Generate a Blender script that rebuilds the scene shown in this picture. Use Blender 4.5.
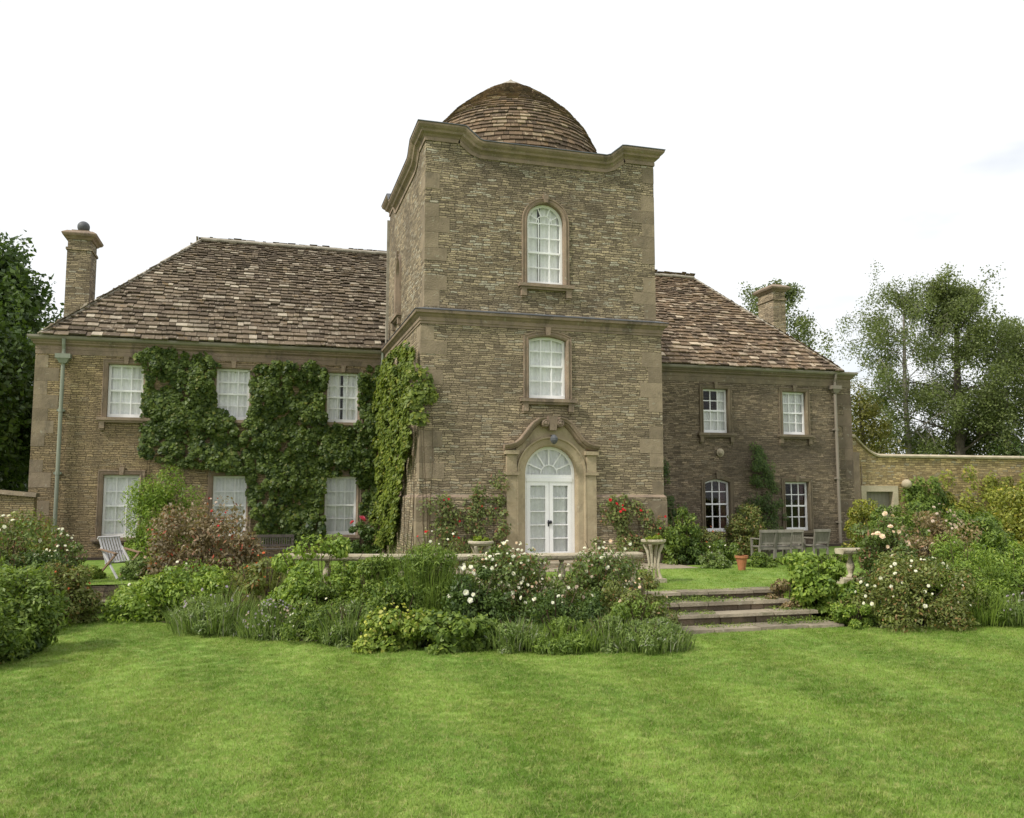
import bpy, math, random
import numpy as np
from mathutils import Vector, Matrix
R = math.radians
S = bpy.context.scene
for o in list(bpy.data.objects): bpy.data.objects.remove(o)

# ------------------------------------------------------------------ camera
cd = bpy.data.cameras.new('camera'); cam = bpy.data.objects.new('camera', cd); S.collection.objects.link(cam)
S.camera = cam
cd.sensor_width = 36; cd.lens = 864.33 / 1024 * 36; cd.clip_start = .1; cd.clip_end = 3000
cam.location = (-3.745, -21.0, 1.77)
cam.rotation_euler = (R(90) + .0996, 0, -.2832)
S.render.resolution_x = 1024; S.render.resolution_y = 818

# ------------------------------------------------------------------ world and sun
SUN_EL, SUN_AZ = R(46), R(-108)           # azimuth measured from +y, clockwise: the sun stands to the left, a little behind the camera
w = bpy.data.worlds.new('World'); S.world = w; w.use_nodes = True
nt = w.node_tree; nt.nodes.clear()
def wn(t, **k):
    n = nt.nodes.new(t)
    for a, b in k.items(): setattr(n, a, b)
    return n
out = wn('ShaderNodeOutputWorld'); bg = wn('ShaderNodeBackground')
sky = wn('ShaderNodeTexSky', sky_type='NISHITA', sun_disc=False, sun_elevation=SUN_EL, sun_rotation=SUN_AZ)
mul = wn('ShaderNodeMix', data_type='RGBA', blend_type='MULTIPLY'); mul.inputs[0].default_value = 1
mul.inputs[7].default_value = (1.15, 1.15, 1.15, 1)
tc = wn('ShaderNodeTexCoord'); mp = wn('ShaderNodeMapping'); mp.inputs['Scale'].default_value = (1, 1, 2.6); mp.inputs['Location'].default_value = (.3, .1, .2); mp.inputs['Rotation'].default_value = (0, 0, R(17))
nz = wn('ShaderNodeTexNoise'); nz.inputs['Scale'].default_value = 2.1; nz.inputs['Detail'].default_value = 5; nz.inputs['Roughness'].default_value = .5
rp = wn('ShaderNodeValToRGB'); rp.color_ramp.elements[0].position = .12; rp.color_ramp.elements[1].position = .37
mx = wn('ShaderNodeMix', data_type='RGBA'); mx.inputs[7].default_value = (9.5, 9.7, 9.9, 1)
nt.links.new(tc.outputs['Generated'], mp.inputs[0]); nt.links.new(mp.outputs[0], nz.inputs['Vector']); nt.links.new(nz.outputs[0], rp.inputs[0])
nt.links.new(rp.outputs[0], mx.inputs[0]); nt.links.new(sky.outputs[0], mul.inputs[6]); nt.links.new(mul.outputs[2], mx.inputs[6])
nt.links.new(mx.outputs[2], bg.inputs[0]); bg.inputs[1].default_value = .110
nt.links.new(bg.outputs[0], out.inputs[0])
sl = bpy.data.lights.new('sun', 'SUN'); sl.energy = 3.8; sl.angle = R(8); sl.color = (1, .95, .86)
so = bpy.data.objects.new('sun', sl); S.collection.objects.link(so)
dv = Vector((math.sin(SUN_AZ) * math.cos(SUN_EL), math.cos(SUN_AZ) * math.cos(SUN_EL), math.sin(SUN_EL)))
so.rotation_euler = dv.to_track_quat('Z', 'Y').to_euler(); so.location = (-20, -20, 30)
S.view_settings.view_transform = 'Standard'; S.view_settings.look = 'None'; S.view_settings.exposure = 0; S.view_settings.gamma = 1
S.render.engine = 'CYCLES'; S.cycles.max_bounces = 6; S.cycles.transparent_max_bounces = 12

# ------------------------------------------------------------------ object helpers
def tag(o, label=None, cat=None, group=None, kind=None):
    if label: o['label'] = label
    if cat: o['category'] = cat
    if group: o['group'] = group
    if kind: o['kind'] = kind
    return o
def empty(name, loc=(0, 0, 0), rz=0):
    o = bpy.data.objects.new(name, None); o.empty_display_size = .2; o.location = loc; o.rotation_euler.z = rz
    S.collection.objects.link(o); return o
class MB:
    def __init__(s, M=None): s.v = []; s.f = []; s.c = []; s.M = M; s.col = None
    def add(s, vs, fs, col=None):
        b = len(s.v)
        if s.M is not None: vs = [tuple(s.M @ Vector(p)) for p in vs]
        s.v += [tuple(p) for p in vs]; s.f += [tuple(i + b for i in f) for f in fs]
        s.c += [col if col is not None else s.col or (.5, .5, .5)] * len(vs)
    def box(s, x0, x1, y0, y1, z0, z1, col=None):
        s.add([(x0,y0,z0),(x1,y0,z0),(x1,y1,z0),(x0,y1,z0),(x0,y0,z1),(x1,y0,z1),(x1,y1,z1),(x0,y1,z1)],
              [(0,3,2,1),(4,5,6,7),(0,1,5,4),(1,2,6,5),(2,3,7,6),(3,0,4,7)], col)
    def bar(s, a, b, wd, th, up=(0, 0, 1), col=None):
        a, b = Vector(a), Vector(b); d = (b - a).normalized(); x = d.cross(Vector(up))
        if x.length < 1e-4: x = d.cross(Vector((0, 1, 0)))
        x.normalize(); y = x.cross(d).normalized(); x *= wd / 2; y *= th / 2
        s.add([a-x-y, a+x-y, a+x+y, a-x+y, b-x-y, b+x-y, b+x+y, b-x+y], [(0,3,2,1),(4,5,6,7),(0,1,5,4),(1,2,6,5),(2,3,7,6),(3,0,4,7)], col)
    def tube(s, pts, rad, n=8, cap=True, col=None):
        pts = [Vector(p) for p in pts]; vs = []; fs = []
        if not hasattr(rad, '__len__'): rad = [rad] * len(pts)
        px = None
        for i, p in enumerate(pts):
            d = (pts[min(i+1, len(pts)-1)] - pts[max(i-1, 0)]).normalized()
            x = d.cross(Vector((0, 0, 1))) if px is None else px - d * px.dot(d)
            if x.length < 1e-3: x = d.cross(Vector((0, 1, 0)))
            x.normalize(); px = x; y = d.cross(x)
            for k in range(n):
                a = 2 * math.pi * k / n; vs.append(p + (x * math.cos(a) + y * math.sin(a)) * rad[i])
        for i in range(len(pts) - 1):
            for k in range(n): fs.append((i*n+k, i*n+(k+1) % n, (i+1)*n+(k+1) % n, (i+1)*n+k))
        if cap: fs.append(tuple(range(n-1, -1, -1))); fs.append(tuple((len(pts)-1)*n + k for k in range(n)))
        s.add(vs, fs, col)
    def lathe(s, prof, n=16, c=(0, 0), col=None):
        vs = []; fs = []
        for r, z in prof:
            for k in range(n):
                a = 2 * math.pi * k / n; vs.append((c[0] + r * math.cos(a), c[1] + r * math.sin(a), z))
        for i in range(len(prof) - 1):
            for k in range(n): fs.append((i*n+k, i*n+(k+1) % n, (i+1)*n+(k+1) % n, (i+1)*n+k))
        fs.append(tuple(range(n-1, -1, -1))); fs.append(tuple((len(prof)-1)*n + k for k in range(n)))
        s.add(vs, fs, col)
    def rings(s, rs, closed_prof=True, closed_path=False, caps=True):
        n = len(rs[0]); vs = [p for r in rs for p in r]; fs = []
        m = len(rs) if closed_path else len(rs) - 1
        for i in range(m):
            j = (i + 1) % len(rs)
            for k in range(n if closed_prof else n - 1): fs.append((i*n+k, i*n+(k+1) % n, j*n+(k+1) % n, j*n+k))
        if caps and closed_prof and not closed_path: fs.append(tuple(range(n-1, -1, -1))); fs.append(tuple((len(rs)-1)*n + k for k in range(n)))
        s.add(vs, fs)
    def build(s, name, mat, parent=None, smooth=False, world=None):
        me = bpy.data.meshes.new(name); me.from_pydata(s.v, [], s.f)
        import bmesh
        bm = bmesh.new(); bm.from_mesh(me); bmesh.ops.recalc_face_normals(bm, faces=bm.faces); bm.to_mesh(me); bm.free()
        ca = me.color_attributes.new('tint', 'FLOAT_COLOR', 'POINT')
        ca.data.foreach_set('color', np.array([(c[0], c[1], c[2], 1) for c in s.c], dtype=np.float32).ravel())
        if smooth: me.polygons.foreach_set('use_smooth', [True] * len(me.polygons))
        me.materials.append(mat)
        o = bpy.data.objects.new(name, me); S.collection.objects.link(o)
        if parent is not None:
            o.parent = parent
            if world: o.matrix_parent_inverse = Matrix.Translation(-Vector(world))
        return o
def npmesh(name, V, F, T, mat, parent=None, smooth=False):
    """V (n,3) verts, F (m,4) quads, T (n,3) tint"""
    me = bpy.data.meshes.new(name); n, m = len(V), len(F)
    me.vertices.add(n); me.vertices.foreach_set('co', V.astype(np.float32).ravel())
    me.loops.add(m * 4); me.loops.foreach_set('vertex_index', F.astype(np.int32).ravel())
    me.polygons.add(m); me.polygons.foreach_set('loop_start', np.arange(0, m * 4, 4, dtype=np.int32))
    me.update(calc_edges=True); me.validate()
    ca = me.color_attributes.new('tint', 'FLOAT_COLOR', 'POINT')
    ca.data.foreach_set('color', np.concatenate([T, np.ones((n, 1))], 1).astype(np.float32).ravel())
    me.materials.append(mat)
    o = bpy.data.objects.new(name, me); S.collection.objects.link(o)
    if parent is not None: o.parent = parent
    return o

# ------------------------------------------------------------------ materials
class NM:
    def __init__(s, name):
        s.m = bpy.data.materials.new(name); s.m.use_nodes = True; s.t = s.m.node_tree; s.n = s.t.nodes; s.l = s.t.links
        s.b = s.n['Principled BSDF']; s.b.inputs['Roughness'].default_value = .85; s.b.inputs['Specular IOR Level'].default_value = .25
        s.o = s.n['Material Output']
    def nd(s, t, **k):
        n = s.n.new(t)
        for a, b in k.items(): setattr(n, a, b)
        return n
    def put(s, x, sock):
        if isinstance(x, bpy.types.NodeSocket): s.l.new(x, sock)
        else: sock.default_value = x
    def ma(s, op, a, b=0., c=0., clamp=False):
        n = s.nd('ShaderNodeMath', operation=op, use_clamp=clamp); s.put(a, n.inputs[0]); s.put(b, n.inputs[1]); s.put(c, n.inputs[2]); return n.outputs[0]
    def noise(s, vec, sc, det=4, ro=.55):
        n = s.nd('ShaderNodeTexNoise'); s.l.new(vec, n.inputs['Vector']); n.inputs['Scale'].default_value = sc
        n.inputs['Detail'].default_value = det; n.inputs['Roughness'].default_value = ro; return n.outputs[0]
    def rng(s, x, a, b, c=0., d=1., smooth=False):
        n = s.nd('ShaderNodeMapRange', clamp=True); n.interpolation_type = 'SMOOTHSTEP' if smooth else 'LINEAR'
        s.put(x, n.inputs[0]); n.inputs[1].default_value = a; n.inputs[2].default_value = b; n.inputs[3].default_value = c; n.inputs[4].default_value = d
        return n.outputs[0]
    def mix(s, f, a, b, blend='MIX'):
        n = s.nd('ShaderNodeMix', data_type='RGBA', blend_type=blend); s.put(f, n.inputs[0])
        s.put(a if isinstance(a, bpy.types.NodeSocket) else (*a, 1), n.inputs[6]); s.put(b if isinstance(b, bpy.types.NodeSocket) else (*b, 1), n.inputs[7])
        return n.outputs[2]
    def bump(s, h, dist=.01, st=1.):
        n = s.nd('ShaderNodeBump'); n.inputs['Distance'].default_value = dist; n.inputs['Strength'].default_value = st
        s.l.new(h, n.inputs['Height']); s.l.new(n.outputs[0], s.b.inputs['Normal'])
    def pos(s): return s.nd('ShaderNodeNewGeometry').outputs['Position']
    def obj(s): return s.nd('ShaderNodeTexCoord').outputs['Object']
    def tint(s):
        n = s.nd('ShaderNodeVertexColor', layer_name='tint'); q = s.nd('ShaderNodeSeparateColor'); s.l.new(n.outputs[0], q.inputs[0]); return q.outputs
    def scale(s, vec, k):
        n = s.nd('ShaderNodeMapping'); n.inputs['Scale'].default_value = k; s.l.new(vec, n.inputs[0]); return n.outputs[0]
    def col(s, c): s.put(c if isinstance(c, bpy.types.NodeSocket) else (*c, 1), s.b.inputs['Base Color'])

def rubble(name, cA, cB, cJ, stain=(.09, .075, .06), stain_amt=.5, pale=(.42, .38, .29), pale_amt=.35, course=.056, length=.23, con=1.):
    k = NM(name); p = k.pos(); q = k.nd('ShaderNodeSeparateXYZ'); k.l.new(p, q.inputs[0])
    x, y, z = q.outputs; u = k.ma('ADD', x, y)
    n1 = k.noise(p, 2.2, 3); n2 = k.noise(p, 9, 3)
    zz = k.ma('DIVIDE', k.ma('ADD', z, k.ma('ADD', k.ma('MULTIPLY', n1, .09), k.ma('MULTIPLY', n2, .035))), course)
    zz = k.ma('ADD', zz, k.ma('MULTIPLY', k.ma('SINE', k.ma('MULTIPLY', z, 7.3)), .55))
    row = k.ma('FLOOR', zz); fr = k.ma('FRACT', zz)
    wnn = k.nd('ShaderNodeTexWhiteNoise', noise_dimensions='1D'); k.l.new(row, wnn.inputs['W'])
    uu = k.ma('ADD', k.ma('DIVIDE', k.ma('ADD', u, k.ma('MULTIPLY', n2, .05)), length), k.ma('MULTIPLY', wnn.outputs[0], 11.))
    W = k.ma('ADD', uu, k.ma('MULTIPLY', row, 71.3))
    v1 = k.nd('ShaderNodeTexVoronoi', voronoi_dimensions='1D'); k.l.new(W, v1.inputs['W']); v1.inputs['Scale'].default_value = 1
    v2 = k.nd('ShaderNodeTexVoronoi', voronoi_dimensions='1D', feature='DISTANCE_TO_EDGE'); k.l.new(W, v2.inputs['W']); v2.inputs['Scale'].default_value = 1
    e = k.ma('MINIMUM', k.ma('MULTIPLY', v2.outputs['Distance'], length), k.ma('MULTIPLY', k.ma('MINIMUM', fr, k.ma('SUBTRACT', 1., fr)), course))
    e = k.ma('ADD', e, k.ma('MULTIPLY', k.ma('SUBTRACT', k.noise(p, 26, 3), .5), .022))
    stone = k.rng(e, -.002, .010, smooth=True)
    cs = k.nd('ShaderNodeSeparateColor'); k.l.new(v1.outputs['Color'], cs.inputs[0])
    c = k.mix(cs.outputs[0], cA, cB)
    c = k.mix(1., c, k.mix(cs.outputs[1], (1-.38*con,)*3, (1+.47*con,)*3), 'MULTIPLY')
    c = k.mix(k.ma('MULTIPLY', k.rng(cs.outputs[2], .86, .93), pale_amt * 1.6), c, pale)
    big = k.noise(p, .55, 5, .62)
    c = k.mix(k.ma('MULTIPLY', k.rng(big, .46, .66, smooth=True), stain_amt), c, stain)
    med = k.noise(p, 3.1, 6, .7)
    c = k.mix(k.ma('MULTIPLY', k.rng(med, .58, .70, smooth=True), pale_amt), c, pale)
    c = k.mix(k.ma('MULTIPLY', k.rng(k.noise(p, 14, 4, .7), .60, .70), .5), c, (.12, .105, .085))
    strk = k.noise(k.scale(p, (2.6, 2.6, .22)), 1.6, 5, .65)
    c = k.mix(k.ma('MULTIPLY', k.rng(strk, .52, .68, smooth=True), .38), c, stain)
    fine = k.noise(p, 45, 3, .6)
    c = k.mix(1., c, k.mix(k.rng(fine, .3, .7), (.62, .62, .62), (1.4, 1.4, 1.4)), 'MULTIPLY')
    c = k.mix(stone, cJ, c)
    k.col(c)
    h = k.ma('ADD', k.ma('MULTIPLY', stone, k.ma('ADD', .75, k.ma('MULTIPLY', cs.outputs[1], .5))), k.ma('MULTIPLY', fine, .35))
    h = k.ma('ADD', h, k.ma('MULTIPLY', n2, .5)); k.bump(h, .03, 1.)
    k.b.inputs['Roughness'].default_value = .95
    return k.m
def plain(name, c1, c2=None, sc=3., rough=.8, bump=.004, bsc=40., streak=False, c3=None):
    k = NM(name); p = k.obj(); c2 = c2 or tuple(x * .75 for x in c1)
    v = k.scale(p, (1, 1, .25)) if streak else p
    c = k.mix(k.rng(k.noise(v, sc, 6, .65), .35, .65), c1, c2)
    if c3: c = k.mix(k.rng(k.noise(p, sc * 1.7, 6, .7), .56, .68), c, c3)
    c = k.mix(1., c, k.mix(k.noise(p, bsc, 3), (.86, .86, .86), (1.14, 1.14, 1.14)), 'MULTIPLY')
    k.col(c); k.b.inputs['Roughness'].default_value = rough
    if bump: k.bump(k.ma('ADD', k.noise(p, bsc, 4), k.noise(p, bsc * .2, 3)), bump)
    return k.m
def ashlar(name, c1, c2, c3=(.10, .09, .07)):
    k = NM(name); p = k.pos(); t = k.tint()
    c = k.mix(k.rng(k.noise(p, 2.4, 6, .65), .35, .65), c1, c2)
    c = k.mix(1., c, k.mix(t[0], (.8, .8, .8), (1.2, 1.2, 1.2)), 'MULTIPLY')
    c = k.mix(k.ma('MULTIPLY', k.rng(k.noise(k.scale(p, (1, 1, .5)), 1.7, 7, .72), .52, .68, smooth=True), .65), c, c3)
    c = k.mix(k.ma('MULTIPLY', k.rng(k.noise(p, 8, 5, .7), .60, .68), .5), c, (.40, .38, .30))
    k.col(c); k.bump(k.ma('ADD', k.noise(p, 35, 4), k.noise(p, 6, 4)), .014); k.b.inputs['Roughness'].default_value = .92
    return k.m
def leafmat(name, dark, light, rare=None, rare_t=.93, trans=.35, rough=.5):
    k = NM(name); t = k.tint()
    c = k.mix(t[0], dark, light)
    if rare: c = k.mix(k.rng(t[1], rare_t - .03, rare_t + .03), c, rare)
    c = k.mix(1., c, k.mix(k.noise(k.pos(), 2.2, 3), (.72, .76, .72), (1.28, 1.24, 1.2)), 'MULTIPLY')
    k.col(c); k.b.inputs['Roughness'].default_value = rough; k.b.inputs['Specular IOR Level'].default_value = .35
    tr = k.nd('ShaderNodeBsdfTranslucent'); k.l.new(k.mix(1., c, (1.25, 1.3, .7), 'MULTIPLY'), tr.inputs[0])
    ms = k.nd('ShaderNodeMixShader'); ms.inputs[0].default_value = trans
    k.l.new(k.b.outputs[0], ms.inputs[1]); k.l.new(tr.outputs[0], ms.inputs[2]); k.l.new(ms.outputs[0], k.o.inputs[0])
    return k.m
def slate(name, base, warm, pale, pale_t=.75):
    k = NM(name); t = k.tint(); p = k.pos()
    c = k.mix(t[0], base, warm)
    c = k.mix(k.rng(t[1], pale_t, 1.), c, pale)
    c = k.mix(k.ma('MULTIPLY', k.rng(k.noise(p, 1.1, 5, .65), .45, .62), .55), c, (.10, .075, .055))
    c = k.mix(k.ma('MULTIPLY', k.rng(k.noise(p, 7, 5, .7), .57, .66), .75), c, pale)
    c = k.mix(k.ma('MULTIPLY', k.rng(k.noise(p, 3.3, 5, .7), .60, .68), .5), c, (.25, .16, .06))
    c = k.mix(1., c, k.mix(k.noise(p, 25, 4, .7), (.6, .6, .6), (1.4, 1.4, 1.4)), 'MULTIPLY')
    k.col(c); k.bump(k.noise(p, 22, 4, .65), .012); k.b.inputs['Roughness'].default_value = .95
    return k.m
M = {}
M['tower_low'] = rubble('tower_lower_rubble', (.355, .282, .185), (.245, .194, .13), (.135, .108, .07), stain=(.14,.11,.08), stain_amt=.4, pale_amt=.38)
M['tower_up'] = rubble('tower_upper_rubble', (.345, .275, .178), (.205, .164, .112), (.11, .088, .058), stain=(.115,.09,.066), stain_amt=.6, pale_amt=.6)
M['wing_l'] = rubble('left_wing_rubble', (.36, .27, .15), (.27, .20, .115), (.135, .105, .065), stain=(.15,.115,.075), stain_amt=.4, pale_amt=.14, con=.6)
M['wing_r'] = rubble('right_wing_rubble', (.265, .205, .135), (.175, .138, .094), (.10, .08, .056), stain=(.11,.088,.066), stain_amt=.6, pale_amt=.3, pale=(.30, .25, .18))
M['garden'] = rubble('garden_wall_rubble', (.48, .36, .18), (.36, .26, .13), (.22, .16, .09), stain=(.25, .20, .13), stain_amt=.3, pale_amt=.4, course=.07)
M['low_wall'] = rubble('low_wall_rubble', (.22, .17, .11), (.14, .11, .075), (.05, .04, .03), stain_amt=.6, pale_amt=.4, course=.12)
M['ash'] = ashlar('ashlar_stone', (.31, .232, .168), (.215, .164, .12), (.085, .07, .058))
M['ash_door'] = ashlar('door_case_stone', (.42, .34, .225), (.32, .255, .165), (.17, .14, .10))
M['quoin'] = ashlar('quoin_stone', (.285, .225, .155), (.21, .166, .115), (.12, .10, .074))
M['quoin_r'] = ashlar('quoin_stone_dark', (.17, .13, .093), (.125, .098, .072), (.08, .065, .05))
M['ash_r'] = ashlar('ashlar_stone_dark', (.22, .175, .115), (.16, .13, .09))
M['ash_pale'] = ashlar('ashlar_stone_pale', (.50, .43, .31), (.38, .32, .22), (.20, .17, .12))
M['urn'] = ashlar('garden_stone', (.50, .44, .33), (.34, .29, .20), (.12, .11, .08))
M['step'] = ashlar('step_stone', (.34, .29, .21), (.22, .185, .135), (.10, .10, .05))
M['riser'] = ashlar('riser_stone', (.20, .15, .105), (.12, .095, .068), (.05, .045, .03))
M['slate_l'] = slate('stone_slate', (.074, .057, .040), (.215, .168, .118), (.46, .40, .31), .84)
M['slate_r'] = slate('stone_slate_warm', (.080, .057, .040), (.245, .172, .110), (.55, .45, .33), .78)
M['slate_d'] = slate('stone_slate_dome', (.08, .058, .040), (.23, .155, .095), (.42, .33, .22), .80)
M['ridge'] = plain('ridge_tile', (.40, .36, .30), (.26, .23, .18), 4)
M['white'] = plain('white_paint', (.88, .87, .87), (.83, .82, .82), 2, .45, .0008, 60)
M['lead'] = plain('lead_sheet', (.12, .125, .135), (.08, .083, .09), 3, .55, .002)
M['gutter'] = plain('gutter_paint', (.31, .275, .225), (.23, .205, .165), 2, .5, .001, streak=True)
M['pipe'] = plain('downpipe_paint', (.27, .29, .23), (.21, .225, .18), 3, .5, .001, streak=True)
M['pipe_r'] = plain('downpipe_beige', (.26, .225, .18), (.19, .165, .13), 3, .5, .001, streak=True)
M['curtain'] = plain('net_curtain', (.84, .83, .82), (.76, .755, .75), 3, .9, 0, 20)
M['redcurt'] = plain('dark_red_curtain', (.09, .035, .035), (.05, .02, .02), 3, .9, 0, 20)
M['iron'] = plain('dark_iron', (.03, .03, .035), (.02, .02, .025), 6, .5, .001)
M['wood_grey'] = plain('weathered_teak', (.27, .25, .21), (.18, .165, .135), 5, .8, .002, 60, streak=True)
M['wood_pale'] = plain('silvered_slats', (.50, .49, .49), (.38, .37, .37), 5, .7, .002, 60)
M['wood_brown'] = plain('brown_frame_wood', (.26, .17, .11), (.18, .12, .08), 5, .7, .002, 60)
M['wood_dark'] = plain('dark_bench_wood', (.10, .085, .07), (.06, .05, .045), 5, .7, .002, 60)
M['door_grey'] = plain('grey_door_paint', (.22, .20, .16), (.17, .155, .125), 3, .6, .002, streak=True)
M['terra'] = plain('terracotta', (.42, .17, .08), (.32, .13, .065), 5, .8, .002)
M['soil'] = plain('bed_soil', (.055, .04, .026), (.03, .022, .015), 4, .95, .03, 12)
M['moss'] = leafmat('moss_leaf', (.12, .17, .02), (.28, .36, .03))
M['bark'] = plain('bark', (.12, .10, .08), (.07, .06, .045), 5, .9, .01, 25)
M['bark_birch'] = plain('birch_bark', (.30, .27, .24), (.13, .11, .095), 4, .8, .01, 20, c3=(.05, .045, .04))
M['twig'] = plain('twig', (.10, .065, .04), (.06, .05, .03), 6, .9, 0)
M['interior'] = plain('interior_plaster', (.25, .22, .18), None, 3)
L_ = leafmat
M['ivy'] = L_('ivy_leaf', (.022, .050, .009), (.145, .20, .034), (.17, .18, .035), .95)
M['ivy_t'] = L_('tower_creeper_leaf', (.065, .105, .018), (.24, .295, .045), (.28, .28, .05), .94)
M['green'] = L_('green_leaf', (.05, .095, .016), (.215, .295, .05), (.26, .32, .06), .93)
M['bright'] = L_('bright_leaf', (.085, .155, .024), (.30, .405, .065), (.36, .42, .08), .93)
M['lime'] = L_('lime_leaf', (.10, .17, .025), (.29, .36, .055), (.40, .40, .09), .9)
M['deep'] = L_('deep_leaf', (.035, .07, .018), (.135, .20, .042))
M['bronze'] = L_('bronze_leaf', (.11, .085, .045), (.34, .27, .165), (.42, .09, .05), .95)
M['bronze2'] = L_('dull_pink_leaf', (.13, .11, .05), (.34, .26, .14), (.42, .24, .16), .90)
M['olive'] = L_('olive_leaf', (.085, .10, .025), (.25, .29, .08), (.28, .17, .07), .9)
M['rose'] = L_('rose_leaf', (.06, .09, .025), (.20, .27, .07), (.25, .13, .07), .9)
M['climb'] = L_('wall_rose_leaf', (.08, .10, .03), (.23, .27, .08), (.24, .12, .06), .9)
M['grey'] = L_('grey_green_leaf', (.09, .145, .035), (.27, .35, .10), (.36, .36, .30), .93)
M['feather'] = L_('feathery_leaf', (.075, .13, .022), (.24, .325, .06))
M['yellowg'] = L_('yellow_green_leaf', (.12, .14, .02), (.34, .36, .06), (.45, .38, .07), .9)
M['tree'] = L_('tree_leaf_dark', (.03, .062, .015), (.11, .165, .036))
M['birch'] = L_('birch_leaf', (.075, .10, .038), (.22, .26, .095), trans=.4)
M['yew'] = L_('hedge_tree_leaf', (.075, .08, .015), (.19, .18, .035))
def petal(name, c, c2): return L_(name, c, c2, trans=.25)
M['f_white'] = petal('white_petal', (.80, .78, .70), (.86, .84, .80)); M['f_cream'] = petal('cream_pink_petal', (.80, .60, .48), (.85, .75, .62))
M['f_red'] = petal('red_petal', (.55, .02, .03), (.75, .05, .06)); M['f_pink'] = petal('pink_petal', (.65, .09, .18), (.80, .22, .32))
M['f_orange'] = petal('orange_petal', (.60, .14, .05), (.72, .24, .10)); M['f_lilac'] = petal('lilac_petal', (.42, .36, .46), (.55, .48, .56))
M['f_blush'] = petal('blush_petal', (.60, .48, .42), (.72, .62, .56)); M['f_lime'] = petal('lime_petal', (.55, .55, .12), (.65, .65, .2))
# window glass: clear, mirror-like at its own Fresnel amount
k = NM('window_glass'); k.n.remove(k.b)
tb = k.nd('ShaderNodeBsdfTransparent'); gb = k.nd('ShaderNodeBsdfGlossy'); gb.inputs['Roughness'].default_value = .03
tb.inputs[0].default_value = (.98, .99, .985, 1)
fz = k.nd('ShaderNodeFresnel'); fz.inputs[0].default_value = 1.5; ms = k.nd('ShaderNodeMixShader')
bp = k.nd('ShaderNodeBump'); bp.inputs['Distance'].default_value = .01; bp.inputs['Strength'].default_value = .12; k.l.new(k.noise(k.pos(), 3.5, 2), bp.inputs['Height']); k.l.new(bp.outputs[0], gb.inputs['Normal'])
k.l.new(k.ma('MULTIPLY', fz.outputs[0], .75, clamp=True), ms.inputs[0]); k.l.new(tb.outputs[0], ms.inputs[1]); k.l.new(gb.outputs[0], ms.inputs[2]); k.l.new(ms.outputs[0], k.o.inputs[0])
M['glass'] = k.m
# lawn: one colour field shared by the turf sheet and its blades
def lawnmat(name, blade):
    k = NM(name); p = k.pos(); q = k.nd('ShaderNodeSeparateXYZ'); k.l.new(p, q.inputs[0])
    n1 = k.noise(k.scale(p, (1, .55, 1)), .55, 5, .6); n2 = k.noise(p, 2.6, 5, .65); n3 = k.noise(p, 11, 3, .6)
    # mowing stripes, two passes at slightly different headings, edges wandering
    def stripes(ax, ay, width, ph):
        u = k.ma('ADD', k.ma('ADD', k.ma('MULTIPLY', q.outputs[0], ax), k.ma('MULTIPLY', q.outputs[1], ay)), k.ma('MULTIPLY', k.noise(p, .35, 2), .4))
        return k.rng(k.ma('SINE', k.ma('ADD', k.ma('MULTIPLY', u, math.pi / width), ph)), -.55, .55, smooth=True)
    s1 = stripes(.98, -.17, .95, .4); s2 = stripes(.90, .44, 1.25, 1.3)
    c = k.mix(n1, (.090, .180, .015), (.212, .312, .045))
    c = k.mix(k.ma('MULTIPLY', s1, .62), c, (.26, .385, .075)); c = k.mix(k.ma('MULTIPLY', s2, .42), c, (.085, .19, .018))
    c = k.mix(k.rng(n2, .42, .66, 0, .42), c, (.28, .37, .085)); c = k.mix(k.rng(n3, .52, .66, 0, .45), c, (.42, .41, .16)); c = k.mix(k.rng(k.noise(k.scale(p, (1, .6, 1)), 5.5, 4, .7), .52, .66, 0, .42), c, (.085, .15, .02))
    if blade:
        t = k.tint(); c = k.mix(1., c, k.mix(t[0], (.78, .80, .75), (1.32, 1.28, 1.2)), 'MULTIPLY'); c = k.mix(k.rng(t[1], .93, .96, 0, .7), c, (.42, .38, .18))
        tr = k.nd('ShaderNodeBsdfTranslucent'); k.l.new(c, tr.inputs[0]); ms = k.nd('ShaderNodeMixShader'); ms.inputs[0].default_value = .4
        k.l.new(k.b.outputs[0], ms.inputs[1]); k.l.new(tr.outputs[0], ms.inputs[2]); k.l.new(ms.outputs[0], k.o.inputs[0])
    else: k.bump(k.ma('ADD', n3, k.noise(p, 60, 3)), .02)
    k.col(c); k.b.inputs['Roughness'].default_value = .7
    return k.m
M['lawn'] = lawnmat('lawn_turf', False); M['blade'] = lawnmat('lawn_blade', True)

# ------------------------------------------------------------------ the ground
LZ = -.52
def poly_sheet(name, pts, z, mat, depth=None):
    m = MB(); n = len(pts)
    vs = [(x, y, z) for x, y in pts]
    import mathutils
    tris = mathutils.geometry.tessellate_polygon([[Vector(p) for p in vs]])
    m.add(vs, [tuple(t) for t in tris])
    o = m.build(name, mat); tag(o, kind='structure')
    return o
g = MB(); g.add([(-900, -300, LZ), (900, -300, LZ), (900, 1500, LZ), (-900, 1500, LZ)], [(0, 1, 2, 3)])
tag(g.build('ground', M['lawn']), kind='structure')
lawn_edge = [(-7.05,-7.),(-6.98,-5.4),(-6.9,-2.9),(-6.85,-1.95),(-6.15,-2.05),(-6.0,-2.9),(-5.2,-4.28),(-3.83,-5.93),(-2.8,-7.0),(-1.64,-7.73),(-.26,-8.4),(1.13,-8.89),(2.33,-9.07),(2.8,-8.7),(3.0,-7.78),
             (6.12,-7.78),(6.5,-8.05),(6.92,-8.28),(8.27,-8.2),(10.08,-7.81),(12,-7.3),(16,-6.8)]
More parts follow.
